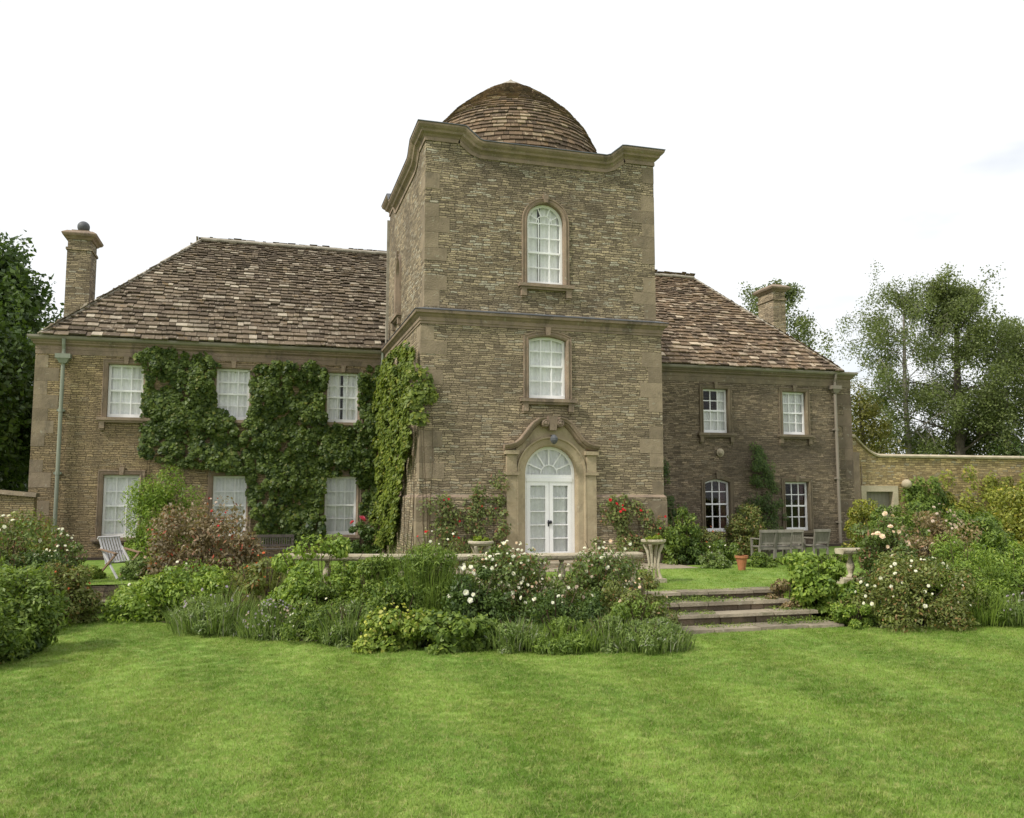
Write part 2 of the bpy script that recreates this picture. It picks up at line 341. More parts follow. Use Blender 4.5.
# thin out the kinks: lay a smooth run through the edge points
def smooth_run(P, it=2):
    for _ in range(it):
        Q = [P[0]]
        for a, b in zip(P[:-1], P[1:]): Q += [(a[0]*.75+b[0]*.25, a[1]*.75+b[1]*.25), (a[0]*.25+b[0]*.75, a[1]*.25+b[1]*.75)]
        P = Q + [P[-1]]
    return P
edge_s = smooth_run(lawn_edge, 2)
lawn_poly = [(-7.3,-26),(-7.2,-9)] + edge_s + [(16,-26)]
lawn = poly_sheet('lawn', lawn_poly, LZ + .004, M['lawn'])
terr_edge = [(-30,-1.9),(-6.3,-1.95),(-5.5,-2.3),(-4.4,-3.9),(-3.6,-4.65),(-1.75,-5.4),(.3,-5.98),(3.1,-6.35),(6.3,-6.40),(9.3,-6.45),(34,-6.5)]
# terrace slab with a real front face
tp = terr_edge + [(34, 60), (-30, 60)]
tm = MB()
import mathutils
tris = mathutils.geometry.tessellate_polygon([[Vector((x, y, 0)) for x, y in tp]])
tm.add([(x, y, 0) for x, y in tp], [tuple(t) for t in tris])
tag(tm.build('terrace_lawn', M['lawn']), kind='structure')
wall_m = MB(); rr = random.Random(5)
# retaining wall under the terrace edge, coped with thin stones
for (a, b) in zip(terr_edge[:-1], terr_edge[1:]):
    if a == (3.1, -6.35): continue
    A, B = Vector((*a, 0)), Vector((*b, 0)); d = (B - A).normalized(); nrm = Vector((d.y, -d.x, 0))
    P = [A + nrm * .02, B + nrm * .02, B - nrm * .3, A - nrm * .3]
    wall_m.add([(p.x, p.y, LZ - .1) for p in P] + [(p.x, p.y, -.03) for p in P], [(0,3,2,1),(4,5,6,7),(0,1,5,4),(1,2,6,5),(2,3,7,6),(3,0,4,7)])
rw = wall_m.build('retaining_wall', M['low_wall'])
tag(rw, 'low rubble wall holding up the terrace behind the flower borders', 'wall')
# flower beds: soil sheets on the ground below the terrace
bed = edge_s[edge_s.index(min(edge_s, key=lambda p: abs(p[0]+6.1)+abs(p[1]+2.1))):]
i0 = min(range(len(edge_s)), key=lambda i: (edge_s[i][0]+6.1)**2 + (edge_s[i][1]+2.15)**2)
i1 = min(range(len(edge_s)), key=lambda i: (edge_s[i][0]-3.0)**2 + (edge_s[i][1]+7.78)**2)
i2 = min(range(len(edge_s)), key=lambda i: (edge_s[i][0]-6.12)**2 + (edge_s[i][1]+7.78)**2)
poly_sheet('flower_bed', edge_s[i0:i1+1] + [(3.0,-6.3),(.3,-5.9),(-1.75,-5.3),(-3.6,-4.55),(-4.4,-3.8),(-5.5,-2.25)], LZ + .012, M['soil'])
poly_sheet('flower_bed', edge_s[i2:] + [(16,-6.45),(9.3,-6.43),(6.12,-6.38)], LZ + .012, M['soil'])
poly_sheet('flower_bed', [(-7.05,-7.),(-6.98,-5.4),(-6.9,-2.9),(-6.88,-1.93),(-11,-1.93),(-11,-14),(-7.3,-14),(-7.2,-9)], LZ + .012, M['soil'])
poly_sheet('border_soil', [(-10.0,5.2),(-.1,5.2),(-.1,6.42),(-10.0,6.42)], .008, M['soil'])
poly_sheet('border_soil', [(6.7,-.9),(8.2,-.4),(14,4.8),(18,5.6),(17.4,6.42),(6.7,6.42)], .008, M['soil'])
pg = plain('gravel_path', (.34, .29, .21), (.26, .22, .16), 5, .95, .01, 30)
poly_sheet('path', [(-.05,-1.7),(6.65,-1.7),(6.65,-.02),(-.05,-.02)], .006, pg)

# grass: tufts of blades spread over the lawn sheet
def tuft_mesh(nb=26, rad=.09, h=.026, seed=3):
    r = np.random.default_rng(seed); V = []; F = []; T = []
    for i in range(nb):
        a = r.uniform(0, 6.283); rr_ = rad * math.sqrt(r.random()); bx, by = rr_*math.cos(a), rr_*math.sin(a)
        hh = h * r.uniform(.5, 1.15); ln = r.uniform(0, 6.283); le = hh * r.uniform(.5, 1.7); wd = r.uniform(.0016, .0034)
        sx, sy = -math.sin(ln) * wd, math.cos(ln) * wd; tx, ty = bx + math.cos(ln) * le, by + math.sin(ln) * le
        b = len(V); V += [(bx - sx, by - sy, -.004), (bx + sx, by + sy, -.004), (tx + sx*.35, ty + sy*.35, hh), (tx - sx*.35, ty - sy*.35, hh)]
        F.append((b, b+1, b+2, b+3)); t = (r.random(), r.random(), 0); T += [t] * 4
    return np.array(V), np.array(F), np.array(T)
V, F, T = tuft_mesh()
grass = npmesh('grass', V, F, T, M['blade']); tag(grass, 'short mown green grass blades covering the front lawn', 'grass', kind='stuff')
def scatter(grassobj, target, dens_near, dens_far, seed):
    gt = bpy.data.node_groups.new('grass_scatter', 'GeometryNodeTree')
    gt.interface.new_socket('Geometry', in_out='INPUT', socket_type='NodeSocketGeometry'); gt.interface.new_socket('Geometry', in_out='OUTPUT', socket_type='NodeSocketGeometry')
    N = gt.nodes.new; Lk = gt.links.new
    gi = N('NodeGroupInput'); go = N('NodeGroupOutput'); oi = N('GeometryNodeObjectInfo'); oi.inputs['Object'].default_value = target
    dp = N('GeometryNodeDistributePointsOnFaces'); iop = N('GeometryNodeInstanceOnPoints'); rv = N('FunctionNodeRandomValue'); rv.data_type = 'FLOAT_VECTOR'
    rv.inputs['Min'].default_value = (-.15, -.15, 0); rv.inputs['Max'].default_value = (.15, .15, 6.283)
    rs = N('FunctionNodeRandomValue'); rs.inputs[2].default_value = .75; rs.inputs[3].default_value = 1.25
    pos = N('GeometryNodeInputPosition'); sx = N('ShaderNodeSeparateXYZ'); mr = N('ShaderNodeMapRange')
    mr.inputs[1].default_value = -16; mr.inputs[2].default_value = -8; mr.inputs[3].default_value = dens_near; mr.inputs[4].default_value = dens_far
    Lk(pos.outputs[0], sx.inputs[0]); Lk(sx.outputs[1], mr.inputs[0])
    # nothing grows where neither the camera nor a step beside it can look
    cmp = N('ShaderNodeMath'); cmp.operation = 'GREATER_THAN'; cmp.inputs[1].default_value = -18.; Lk(sx.outputs[1], cmp.inputs[0])
    mm = N('ShaderNodeMath'); mm.operation = 'MULTIPLY'; Lk(mr.outputs[0], mm.inputs[0]); Lk(cmp.outputs[0], mm.inputs[1])
    sub = N('GeometryNodeSubdivideMesh'); sub.inputs['Level'].default_value = 6
    Lk(oi.outputs['Geometry'], sub.inputs[0]); Lk(sub.outputs[0], dp.inputs['Mesh']); Lk(mm.outputs[0], dp.inputs['Density']); dp.inputs['Seed'].default_value = seed
    Lk(dp.outputs['Points'], iop.inputs['Points']); Lk(gi.outputs[0], iop.inputs['Instance']); Lk(rv.outputs[0], iop.inputs['Rotation']); Lk(rs.outputs[1], iop.inputs['Scale'])
    Lk(iop.outputs[0], go.inputs[0])
    md = grassobj.modifiers.new('scatter', 'NODES'); md.node_group = gt
scatter(grass, lawn, 360, 170, 1)
tsheet = poly_sheet('terrace_turf', [(-6.9,-1.85),(-6.3,-1.88),(-5.5,-2.2),(-4.4,-3.8),(-3.6,-4.5),(-1.75,-5.3),(.3,-5.85),(3.1,-6.33),(6.3,-6.38),(9.3,-6.4),(16,-6.4),(16,3),(8,-.6),(6.7,-1.9),(-.2,-1.9),(-.2,5),(-6.9,5)], .004, M['lawn'])
V, F, T = tuft_mesh(14, .08, .026, 4)
grass2 = npmesh('grass', V, F, T, M['blade']); tag(grass2, 'short grass blades on the upper terrace lawn before the house', 'grass', kind='stuff')
scatter(grass2, tsheet, 100, 100, 2)

# ------------------------------------------------------------------ the house
HW = (3.28, 6.43, 0)
house = empty('country_house', HW)
tag(house, 'brown stone country house with square domed central tower and two hipped wings', 'house')
def hb(mb, name, mat, parent=None, smooth=False):
    if parent is None: return mb.build(name, mat, house, smooth, HW)
    return mb.build(name, mat, parent, smooth)
W = 6.56; DW = 6.43; XL = -10.03; XR = 17.49; YB = 15.1

def wall(mb, Mx, u0, u1, z0, z1, ops, rev=.28, top=None):
    """front face in local frame x=u, y=0 (outside is -y), z up; ops: (ua, ub, za, zb, spring|None)"""
    mb.M = Mx
    us = sorted({u0, u1, *[o[0] for o in ops], *[o[1] for o in ops]}); zs = sorted({z0, z1, *[o[2] for o in ops], *[o[3] for o in ops]})
    for a, b in zip(us[:-1], us[1:]):
        for c, d in zip(zs[:-1], zs[1:]):
            um, zm = (a+b)/2, (c+d)/2
            if any(o[0] < um < o[1] and o[2] < zm < o[3] for o in ops): continue
            mb.add([(a,0,c),(b,0,c),(b,0,d),(a,0,d)], [(0,1,2,3)])
    for ua, ub, za, zb, sp in ops:
        zt = sp if sp is not None else zb
        mb.add([(ua,0,za),(ua,rev,za),(ua,rev,zt),(ua,0,zt)], [(0,1,2,3)]); mb.add([(ub,0,za),(ub,rev,za),(ub,rev,zt),(ub,0,zt)], [(0,1,2,3)])
        mb.add([(ua,0,za),(ub,0,za),(ub,rev,za),(ua,rev,za)], [(0,1,2,3)])
        if sp is None: mb.add([(ua,0,zb),(ub,0,zb),(ub,rev,zb),(ua,rev,zb)], [(0,1,2,3)])
        else:
            arc = arch_pts(ua, ub, sp, zb, 16)
            for p, q in zip(arc[:-1], arc[1:]):
                mb.add([(p[0],0,p[1]),(q[0],0,q[1]),(q[0],0,zb+1e-4),(p[0],0,zb+1e-4)], [(0,1,2,3)])
                mb.add([(p[0],0,p[1]),(q[0],0,q[1]),(q[0],rev,q[1]),(p[0],rev,p[1])], [(0,1,2,3)])
    if top:
        for p, q in zip(top[:-1], top[1:]): mb.add([(p[0],0,z1),(q[0],0,z1),(q[0],0,q[1]),(p[0],0,p[1])], [(0,1,2,3)])
    mb.M = None
def arch_pts(ua, ub, sp, zt, n=16):
    """arc through springing points and crown (segment or half circle)"""
    h = zt - sp; c = (ub - ua) / 2; r = (c*c + h*h) / (2*h); zc = zt - r; th = math.asin(min(1, c / r))
    if h > c: th = math.pi - th
    um = (ua + ub) / 2
    return [(um + r * math.sin(t), zc + r * math.cos(t)) for t in np.linspace(-th, th, n)]
def frame_path(ua, ub, za, zb, sp=None, closed=False):
    if sp is None: return [(ua, za), (ua, zb), (ub, zb), (ub, za)]
    return [(ua, za)] + arch_pts(ua, ub, sp, zb, 18) + [(ub, za)]
def sweep_frame(mb, path, prof, closed=False):
    """path in (u,z); prof list of (away, out): away from the opening, out of the wall (-y)"""
    n = len(path); rs = []
    for i in range(n):
        p = Vector(path[i])
        a = Vector(path[i-1]) if (i > 0 or closed) else None; b = Vector(path[(i+1) % n]) if (i < n-1 or closed) else None
        d1 = (p - a).normalized() if a is not None else None; d2 = (b - p).normalized() if b is not None else None
        if d1 is None: d1 = d2
        if d2 is None: d2 = d1
        n1 = Vector((-d1.y, d1.x)); n2 = Vector((-d2.y, d2.x)); m = (n1 + n2).normalized(); s = 1 / max(.35, m.dot(n1))
        rs.append([(p.x + m.x*s*aw, -o, p.y + m.y*s*aw) for aw, o in prof])
    mb.rings(rs, True, closed)
def sweep_path(mb, path, prof, closed=False, up=None):
    """horizontal path (x,y), left of travel is inside; prof (out, z)"""
    n = len(path); rs = []
    for i in range(n):
        p = Vector(path[i])
        a = Vector(path[i-1]) if (i > 0 or closed) else None; b = Vector(path[(i+1) % n]) if (i < n-1 or closed) else None
        d1 = (p - a).normalized() if a is not None else (b - p).normalized(); d2 = (b - p).normalized() if b is not None else d1
        n1 = Vector((d1.y, -d1.x)); n2 = Vector((d2.y, -d2.x)); m = (n1 + n2).normalized(); s = 1 / max(.35, m.dot(n1))
        rs.append([(p.x + m.x*s*o, p.y + m.y*s*o, z) for o, z in prof])
    mb.rings(rs, True, closed)

def window(cx, y, z0, zt, w, spring=None, M0=None, stone='ash', curtain='full', label=None, cols=3, rows=4, sill=True, key=True, reveal=.12, brackets=True, seg=0.):
    """a sash window with its stone surround; opening from z0 to zt"""
    Mx = M0 if M0 is not None else Matrix.Translation((cx, y, 0))
    h = w / 2; mb = MB(Mx); path = frame_path(-h, h, z0, zt, spring)
    sweep_frame(mb, path, [(-.005, -.22), (-.005, .03), (.045, .055), (.05, .025), (.105, .025), (.11, .045), (.135, .045), (.14, -.02), (.135, -.22)])
    if key: mb.add([(-.05, -.085, zt+.005), (.05, -.085, zt+.005), (.075, -.085, zt+.23), (-.075, -.085, zt+.23), (-.05, 0, zt+.005), (.05, 0, zt+.005), (.075, 0, zt+.23), (-.075, 0, zt+.23)], [(0,1,2,3),(4,7,6,5),(0,4,5,1),(1,5,6,2),(2,6,7,3),(3,7,4,0)])
    wo = hb(mb, 'window', M[stone])
    if label: wo['label'] = label
    if sill:
        s = MB(Mx); s.box(-h-.24, h+.24, -.15, .1, z0-.09, z0-.002); s.box(-h-.20, h+.20, -.10, .0, z0-.15, z0-.092)
        if brackets:
            for sx in (-1, 1):
                c = sx * (h + .10); s.box(c-.07, c+.07, -.10, .0, z0-.33, z0-.152); s.box(c-.055, c+.055, -.06, .0, z0-.38, z0-.332)
        hb(s, 'sill', M[stone], wo)
    # sash: painted frame, meeting rail, glazing bars
    f = MB(Mx); fz0 = z0 + .002; yi = reveal
    fp = frame_path(-h, h, fz0, zt, spring)
    sweep_frame(f, fp, [(-.075, -yi+.0), (-.009, -yi+.0), (-.009, -yi-.06), (-.075, -yi-.06)])
    f.box(-h+.010, h-.010, yi-.01, yi+.06, fz0, fz0 + .11)
    zs = spring if spring is not None else zt
    hi = zs if spring is None else (zs if zt - zs > .3 else zt)
    lo = fz0 + .085; gh = (hi - (0.06 if spring is None else 0) - lo)
    nrow = rows
    mid = lo + gh / 2
    f.box(-h+.07, h-.07, yi-.005, yi+.05, mid-.028, mid+.028)
    def ztop(u):
        if spring is None: return zt - .07
        c = h - .075; hh = (zt - .075) - zs
        r = (c*c + hh*hh) / (2*hh); return (zt - .075 - r) + math.sqrt(max(0, r*r - u*u))
    for i in range(1, cols):
        u = -h + .07 + (w - .14) * i / cols; top = ztop(u) if not (spring and zt - zs > .3) else zs + .12
        f.box(u-.016, u+.016, yi+.004, yi+.045, lo, top)
    for j in range(1, nrow):
        if j * 2 == nrow: continue
        z = lo + gh * j / nrow; f.box(-h+.07, h-.07, yi+.013, yi+.044, z-.016, z+.016)
    if spring and zt - zs > .3:       # radiating head
        f.box(-h+.07, h-.07, yi+.01, yi+.047, zs-.016, zs+.016)
        rin = h * .42; rout = h - .06
        pr = [(rin*math.sin(t), zs + rin*math.cos(t)) for t in np.linspace(-math.pi/2, math.pi/2, 13)]
        sweep_frame(f, pr, [(-.012, -yi-.012), (.012, -yi-.012), (.012, -yi-.044), (-.012, -yi-.044)])
        for t in (-1.05, -.38, .38, 1.05):
            f.bar((rin*math.sin(t), yi+.028, zs + rin*math.cos(t)), (rout*math.sin(t), yi+.028, zs + rout*math.cos(t)), .03, .024, up=(0, 1, 0))
    elif spring: pass
    hb(f, 'sash', M['white'], wo)
    p = MB(Mx); gy = yi + .035
    if spring:
        arc = arch_pts(-h+.05, h-.05, zs, zt-.05, 14); poly = [(-h+.05, fz0+.05)] + arc + [(h-.05, fz0+.05)]
        p.add([(a, gy, b) for a, b in poly], [tuple(range(len(poly)))])
    else: p.add([(-h+.05, gy, fz0+.05), (h-.05, gy, fz0+.05), (h-.05, gy, zt-.05), (-h+.05, gy, zt-.05)], [(0,1,2,3)])
    hb(p, 'pane', M['glass'], wo)
    def drape(u0, u1, za, zb, mat, amp=.018, fr=38.):
        c = MB(Mx); n = max(8, int((u1-u0)*45)); vs = []; fs = []
        for i in range(n+1):
            u = u0 + (u1-u0)*i/n; yy = gy + .075 + amp*math.sin(u*fr + z0*3) + .5*amp*math.sin(u*fr*.43 + 1)
            vs += [(u, yy, za), (u, yy, zb)]
        for i in range(n): fs.append((2*i, 2*i+2, 2*i+3, 2*i+1))
        c.add(vs, fs); hb(c, 'curtain', M[mat], wo)
    if curtain == 'full': drape(-h-.02, h+.02, z0, zt, 'curtain')
    elif curtain == 'gap': drape(-h-.02, -.055, z0, zt, 'curtain'); drape(.03, h+.02, z0, zt, 'curtain')
    elif curtain == 'gap2': drape(-h-.02, -.16, z0, zt, 'curtain'); drape(-.075, h+.02, z0, zt, 'curtain')
    elif curtain == 'half': drape(-h-.02, -.1, z0, zt, 'curtain'); 
    elif curtain == 'low': drape(-h-.02, h+.02, z0, z0 + (zt-z0)*.5, 'curtain'); drape(h*.35, h+.02, z0+(zt-z0)*.5, zt, 'curtain')
    elif curtain == 'red': drape(h*.3, h+.02, z0, zt, 'redcurt')
    return wo

# --- wing walls
wl = [(-7.61, .98), (-4.60, .98), (-1.31, .98)]; wr = [(11.80, 1.0), (15.03, 1.0)]
ZT = 6.34
mb = MB(); I4 = Matrix.Translation((0, DW, 0))
wall(mb, I4, XL, 0, 0, ZT, [(c-w_/2, c+w_/2, 4.04, 5.62, None) for c, w_ in wl] + [(c-w_/2, c+w_/2, .55, 2.36, None) for c, w_ in wl])
mb.add([(XL,DW,0),(XL,YB,0),(XL,YB,ZT),(XL,DW,ZT)], [(0,1,2,3)]); mb.add([(XL,YB,0),(W/2,YB,0),(W/2,YB,ZT),(XL,YB,ZT)], [(0,1,2,3)])
hb(mb, 'wing_wall', M['wing_l'])
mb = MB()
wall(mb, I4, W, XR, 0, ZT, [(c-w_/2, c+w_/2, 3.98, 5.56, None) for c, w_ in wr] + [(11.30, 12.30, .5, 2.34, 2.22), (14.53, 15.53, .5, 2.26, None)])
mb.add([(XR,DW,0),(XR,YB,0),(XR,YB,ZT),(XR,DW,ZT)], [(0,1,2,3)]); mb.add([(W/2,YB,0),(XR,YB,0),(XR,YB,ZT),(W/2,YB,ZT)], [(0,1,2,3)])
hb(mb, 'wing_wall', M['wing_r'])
cl = ['gap', 'gap', 'gap']
for i, (c, w_) in enumerate(wl):
    window(c, DW, 4.04, 5.62, w_, curtain='full' if i != 2 else 'gap')
    window(c, DW, .55, 2.36, w_, curtain='full', brackets=False)
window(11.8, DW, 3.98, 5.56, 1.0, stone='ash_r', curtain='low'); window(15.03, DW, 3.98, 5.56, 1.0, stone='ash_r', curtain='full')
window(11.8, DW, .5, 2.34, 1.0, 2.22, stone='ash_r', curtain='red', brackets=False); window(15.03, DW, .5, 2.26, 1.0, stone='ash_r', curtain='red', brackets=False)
# eaves: frieze, moulded cornice, gutter
corn = [(-.02, 5.98), (.02, 5.98), (.02, 6.03), (.01, 6.04), (.01, 6.08), (.04, 6.11), (.07, 6.13), (.075, 6.17), (.11, 6.20), (.13, 6.24), (-.02, 6.24)]
gut = [(.02, 6.243), (.15, 6.243), (.19, 6.27), (.21, 6.31), (.21, 6.36), (.19, 6.36), (.17, 6.31), (.04, 6.29)]
pl = [(XL, YB), (XL, DW), (-.02, DW)]; pr_ = [(W+.02, DW), (XR, DW), (XR, YB)]
for pth, st in ((pl, 'ash'), (pr_, 'ash_r')):
    m = MB(); sweep_path(m, pth, corn); c = hb(m, 'eaves_cornice', M[st])
    m = MB(); sweep_path(m, pth, gut); hb(m, 'gutter', M['gutter'], c)
# smooth frieze band under the cornice, a touch proud of the rubble
m = MB(); m.box(XL-.012, -.03, DW-.012, DW+.05, 5.84, 5.975); hb(m, 'frieze', M['ash'])
m = MB(); m.box(W+.03, XR+.012, DW-.012, DW+.05, 5.80, 5.975); hb(m, 'frieze', M['ash_r'])
def quoins(x, y, sx, sy, z0, z1, mat, seed, h=.38):
    r = random.Random(seed); m = MB(); z = z0; i = 0
    while z < z1 - .1:
        if r.random() < .3: z += h; i += 1; continue
        hh = min(h * r.uniform(.85, 1.15), z1 - z); a = (.62 if i % 2 else .36) * r.uniform(.9, 1.1); b = (.36 if i % 2 else .62) * r.uniform(.9, 1.1); t = r.random()
        e = .005; g_ = .003; m = MB()
        m.box(min(x - sx*e, x + sx*a), max(x - sx*e, x + sx*a), min(y - sy*e, y + sy*b), max(y - sy*e, y + sy*b), z + g_, z + hh - g_, (t, t, t)); z += hh; i += 1; hb(m, 'quoin', mat)
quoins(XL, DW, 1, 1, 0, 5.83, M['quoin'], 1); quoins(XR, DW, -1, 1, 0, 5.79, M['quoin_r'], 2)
# downpipes
def pipe(x, mat, z1=6.25):
    m = MB(); y = DW - .12
    m.tube([(x, DW-.2, 6.27), (x, DW-.18, 6.12), (x, y, 5.98), (x, y, 5.8)], .05, 8)
    m.tube([(x, y, 5.9), (x, y, .05)], .055, 10)
    for z in (4.2, 2.4, .8): m.box(x-.10, x+.10, y-.02, DW-.005, z-.03, z+.03); m.tube([(x, y, z-.05), (x, y, z+.05)], .068, 10)
    o = hb(m, 'downpipe', mat, None, False)
    h = MB(); h.add([(x-.09,y-.08,5.56),(x+.09,y-.08,5.56),(x+.09,y+.08,5.56),(x-.09,y+.08,5.56),(x-.17,y-.12,5.70),(x+.17,y-.12,5.70),(x+.17,y+.11,5.70),(x-.17,y+.11,5.70)], [(0,3,2,1),(4,5,6,7),(0,1,5,4),(1,2,6,5),(2,3,7,6),(3,0,4,7)])
    h.box(x-.20, x+.20, y-.14, y+.115, 5.70, 5.83); hb(h, 'hopper', mat, o)
pipe(-9.28, M['pipe']); pipe(16.72, M['pipe_r'])
# small carved boss and bell on the right wing
m = MB(Matrix.Translation((11.92, DW-.03, 3.28)) @ Matrix.Rotation(R(90), 4, 'X')); m.lathe([(.15, 0), (.15, .03), (.10, .06), (.09, .10), (.04, .14)], 10); hb(m, 'carved_boss', M['ash_pale'])

# --- roofs
def slate_face(mb, O, ex, es, en, S_, left, right, seed, e0=.25, e1=.125, skip=None):
    r = random.Random(seed); s = -.06; row = 0
    O, ex, es, en = map(Vector, (O, ex, es, en))
    while s < S_ - .05:
        f = max(0, s / S_); ex_ = (e0 + (e1 - e0) * f) * r.uniform(.92, 1.08); x = left(s) - r.uniform(0, .2); xr = right(s)
        while x < xr:
            wd = r.uniform(.12, .46) * (1 - .35*f); x1 = min(x + wd, xr + .05); ln = ex_ * 1.55; th = r.uniform(.018, .055) * (1.1 - .3*f); js = r.uniform(-.035, .035); lift = .012 + r.uniform(0, .018)
            xa = max(x, left(s))
            if x1 - xa > .05 and not (skip and skip(O + ex*((xa+x1)/2) + es*s)):
                a = O + ex*(xa+.006) + es*(s+js); b = O + ex*(x1-.006) + es*(s+js+r.uniform(-.012, .012)); 
                c = b + es*ln; d = a + es*ln
                t = (r.random(), r.random(), 0)
                lo = en*(lift + .035); hi = en*(lift + .035 + th)
                mb.add([a+lo, b+lo, c, d, a+hi, b+hi, c+en*.018, d+en*.018], [(4,5,6,7),(0,1,5,4),(1,2,6,5),(0,4,7,3)], t)
            x = x1
        s += ex_; row += 1
EZ = 6.37; OH = .30; RZ = 10.72; RY = 10.77; HL = -5.95; HR = 13.36
ef = DW - .20; el = -9.86; er = 17.0; eb = YB + OH
def roof(side):
    x0, x1, hx = (el, W/2, HL) if side == 'L' else (W/2, er, HR)
    mb = MB()
    rise = RZ - EZ; run = RY - ef; S_ = math.hypot(rise, run); es = Vector((0, run, rise)) / S_; en = Vector((0, -rise, run)) / S_
    sk = lambda p: -.02 < p.x < W - .02 and p.y < W + .1
    if side == 'L': slate_face(mb, (0, ef, EZ), (1,0,0), es, en, S_, lambda s: el + (HL - el) * max(0, s) / S_, lambda s: x1, 11, skip=sk)
    else: slate_face(mb, (0, ef, EZ), (1,0,0), es, en, S_, lambda s: x0, lambda s: er - (er - HR) * max(0, s) / S_, 12, skip=sk)
    esb = Vector((0, -run, rise)) / S_; enb = Vector((0, rise, run)) / S_
    if side == 'L': slate_face(mb, (0, eb, EZ), (-1,0,0), esb, enb, S_, lambda s: -x1, lambda s: -el - (HL - el) * max(0, s) / S_, 13, .42, .3)
    else: slate_face(mb, (0, eb, EZ), (-1,0,0), esb, enb, S_, lambda s: -er + (er-HR) * max(0, s) / S_, lambda s: -x0, 14, .42, .3)
    runx = abs(hx - (el if side == 'L' else er)); Sx = math.hypot(rise, runx); wdt = eb - ef
    if side == 'L': slate_face(mb, (el, 0, EZ), (0,-1,0), Vector((runx,0,rise))/Sx, Vector((-rise,0,runx))/Sx, Sx, lambda s: -(eb - (eb-RY)*max(0,s)/Sx), lambda s: -(ef + (RY-ef)*max(0,s)/Sx), 15)
    else: slate_face(mb, (er, 0, EZ), (0,1,0), Vector((-runx,0,rise))/Sx, Vector((rise,0,runx))/Sx, Sx, lambda s: ef + (RY-ef)*max(0,s)/Sx, lambda s: eb - (eb-RY)*max(0,s)/Sx, 16)
    # boarding below the slates
    if side == 'L':
        v = [(el,ef,EZ),(x1,ef,EZ),(x1,RY,RZ),(hx,RY,RZ),(el,eb,EZ),(x1,eb,EZ)]; mb.add(v, [(0,1,2,3),(0,3,4),(4,3,2,5)], (.1,.1,0))
        mb.add([(el,ef,EZ-.02),(x1,ef,EZ-.02),(x1,eb,EZ-.02),(el,eb,EZ-.02)], [(0,1,2,3)], (.1,.1,0))
    else:
        v = [(x0,ef,EZ),(er,ef,EZ),(hx,RY,RZ),(x0,RY,RZ),(er,eb,EZ),(x0,eb,EZ)]; mb.add(v, [(0,1,2,3),(1,4,2),(4,5,3,2)], (.1,.1,0))
        mb.add([(x0,ef,EZ-.02),(er,ef,EZ-.02),(er,eb,EZ-.02),(x0,eb,EZ-.02)], [(0,1,2,3)], (.1,.1,0))
    ro = hb(mb, 'roof', M['slate_l' if side == 'L' else 'slate_r'])
    r = random.Random(3 if side == 'L' else 4); rm = MB()
    def caps(a, b, hw, hgt):
        a, b = Vector(a), Vector(b); L = (b-a).length; d = (b-a)/L; n = int(L/.5); side_ = d.cross(Vector((0,0,1))).normalized(); upv = side_.cross(d).normalized()
        for i in range(n):
            p = a + d*(L*i/n - .03); q = a + d*(L*(i+1)/n); o_ = r.uniform(-.008, .008)
            rs = [[x + side_*hw*math.cos(t) + upv*(hgt*math.sin(t) + o_ + dz) for t in np.linspace(-.5, math.pi+.5, 8)] for x, dz in ((p, .012), (q, 0))]
            rm.rings(rs)
    z = .045
    if side == 'L': caps((x0, ef, EZ+z-.02), (hx, RY, RZ+z), .085, .06); caps((x0, eb, EZ+z), (hx, RY, RZ+z), .085, .06); caps((hx, RY, RZ+z+.01), (x1, RY, RZ+z+.01), .13, .09)
    else: caps((x1, ef, EZ+z-.02), (hx, RY, RZ+z), .085, .06); caps((x1, eb, EZ+z), (hx, RY, RZ+z), .085, .06); caps((x0, RY, RZ+z+.01), (hx, RY, RZ+z+.01), .13, .09)
    hb(rm, 'ridge_tiles', M['ridge'], ro)
    return ro
roof('L'); roof('R')
# chimneys
def chimney(x0, x1, y0, y1, zt, mat, ball):
    m = MB(); m.box(x0, x1, y0, y1, 6.0, zt-.62); m.box(x0-.04, x1+.04, y0-.04, y1+.04, zt-.62, zt-.54); m.box(x0+.01, x1-.01, y0+.01, y1-.01, zt-.54, zt-.25)
    o = hb(m, 'chimney', mat)
    c = MB(); pth = [(x0, y0), (x1, y0), (x1, y1), (x0, y1)]
    sweep_path(c, pth, [(-.1, zt-.25), (.02, zt-.25), (.06, zt-.2), (.14, zt-.15), (.17, zt-.09), (.17, zt-.06), (.03, zt+.04), (-.1, zt+.04)], True)
    c.box(x0+.09, x1-.09, y0+.09, y1-.09, zt-.2, zt+.1); hb(c, 'chimney_cap', M['ash'], o)
    if ball:
        b = MB(); cx, cy = (x0+x1)/2 + .02, (y0+y1)/2 - .1
        b.lathe([(.10, zt+.09), (.09, zt+.14)] + [(.20*math.sin(t), zt+.30-.20*math.cos(t)) for t in np.linspace(.45, 3.0, 12)], 18, (cx, cy)); hb(b, 'chimney_cowl', M['lead'], o, True)
chimney(-10.17, -9.43, 10.4, 11.45, 10.62, M['tower_up'], True)
chimney(17.12, 17.72, 10.75, 11.9, 10.72, M['tower_low'], False)

# --- tower
TI = .10; ZS = 6.20
mb = MB()
# lower storey: front with window and door, left face, right face
frontops = [(3.325-.515, 3.325+.515, 4.24, 5.88, 5.78), (2.70, 4.10, .12, 3.03, 2.33)]
wall(mb, Matrix.Identity(4), 0, W, 0, ZS, frontops, .3)
for xx in (0, W): mb.add([(xx,0,0),(xx,W,0),(xx,W,ZS),(xx,0,ZS)], [(0,1,2,3)])
mb.add([(0,0,ZS),(W,0,ZS),(W,W,ZS),(0,W,ZS)], [(0,1,2,3)])
hb(mb, 'tower_wall', M['tower_low'])
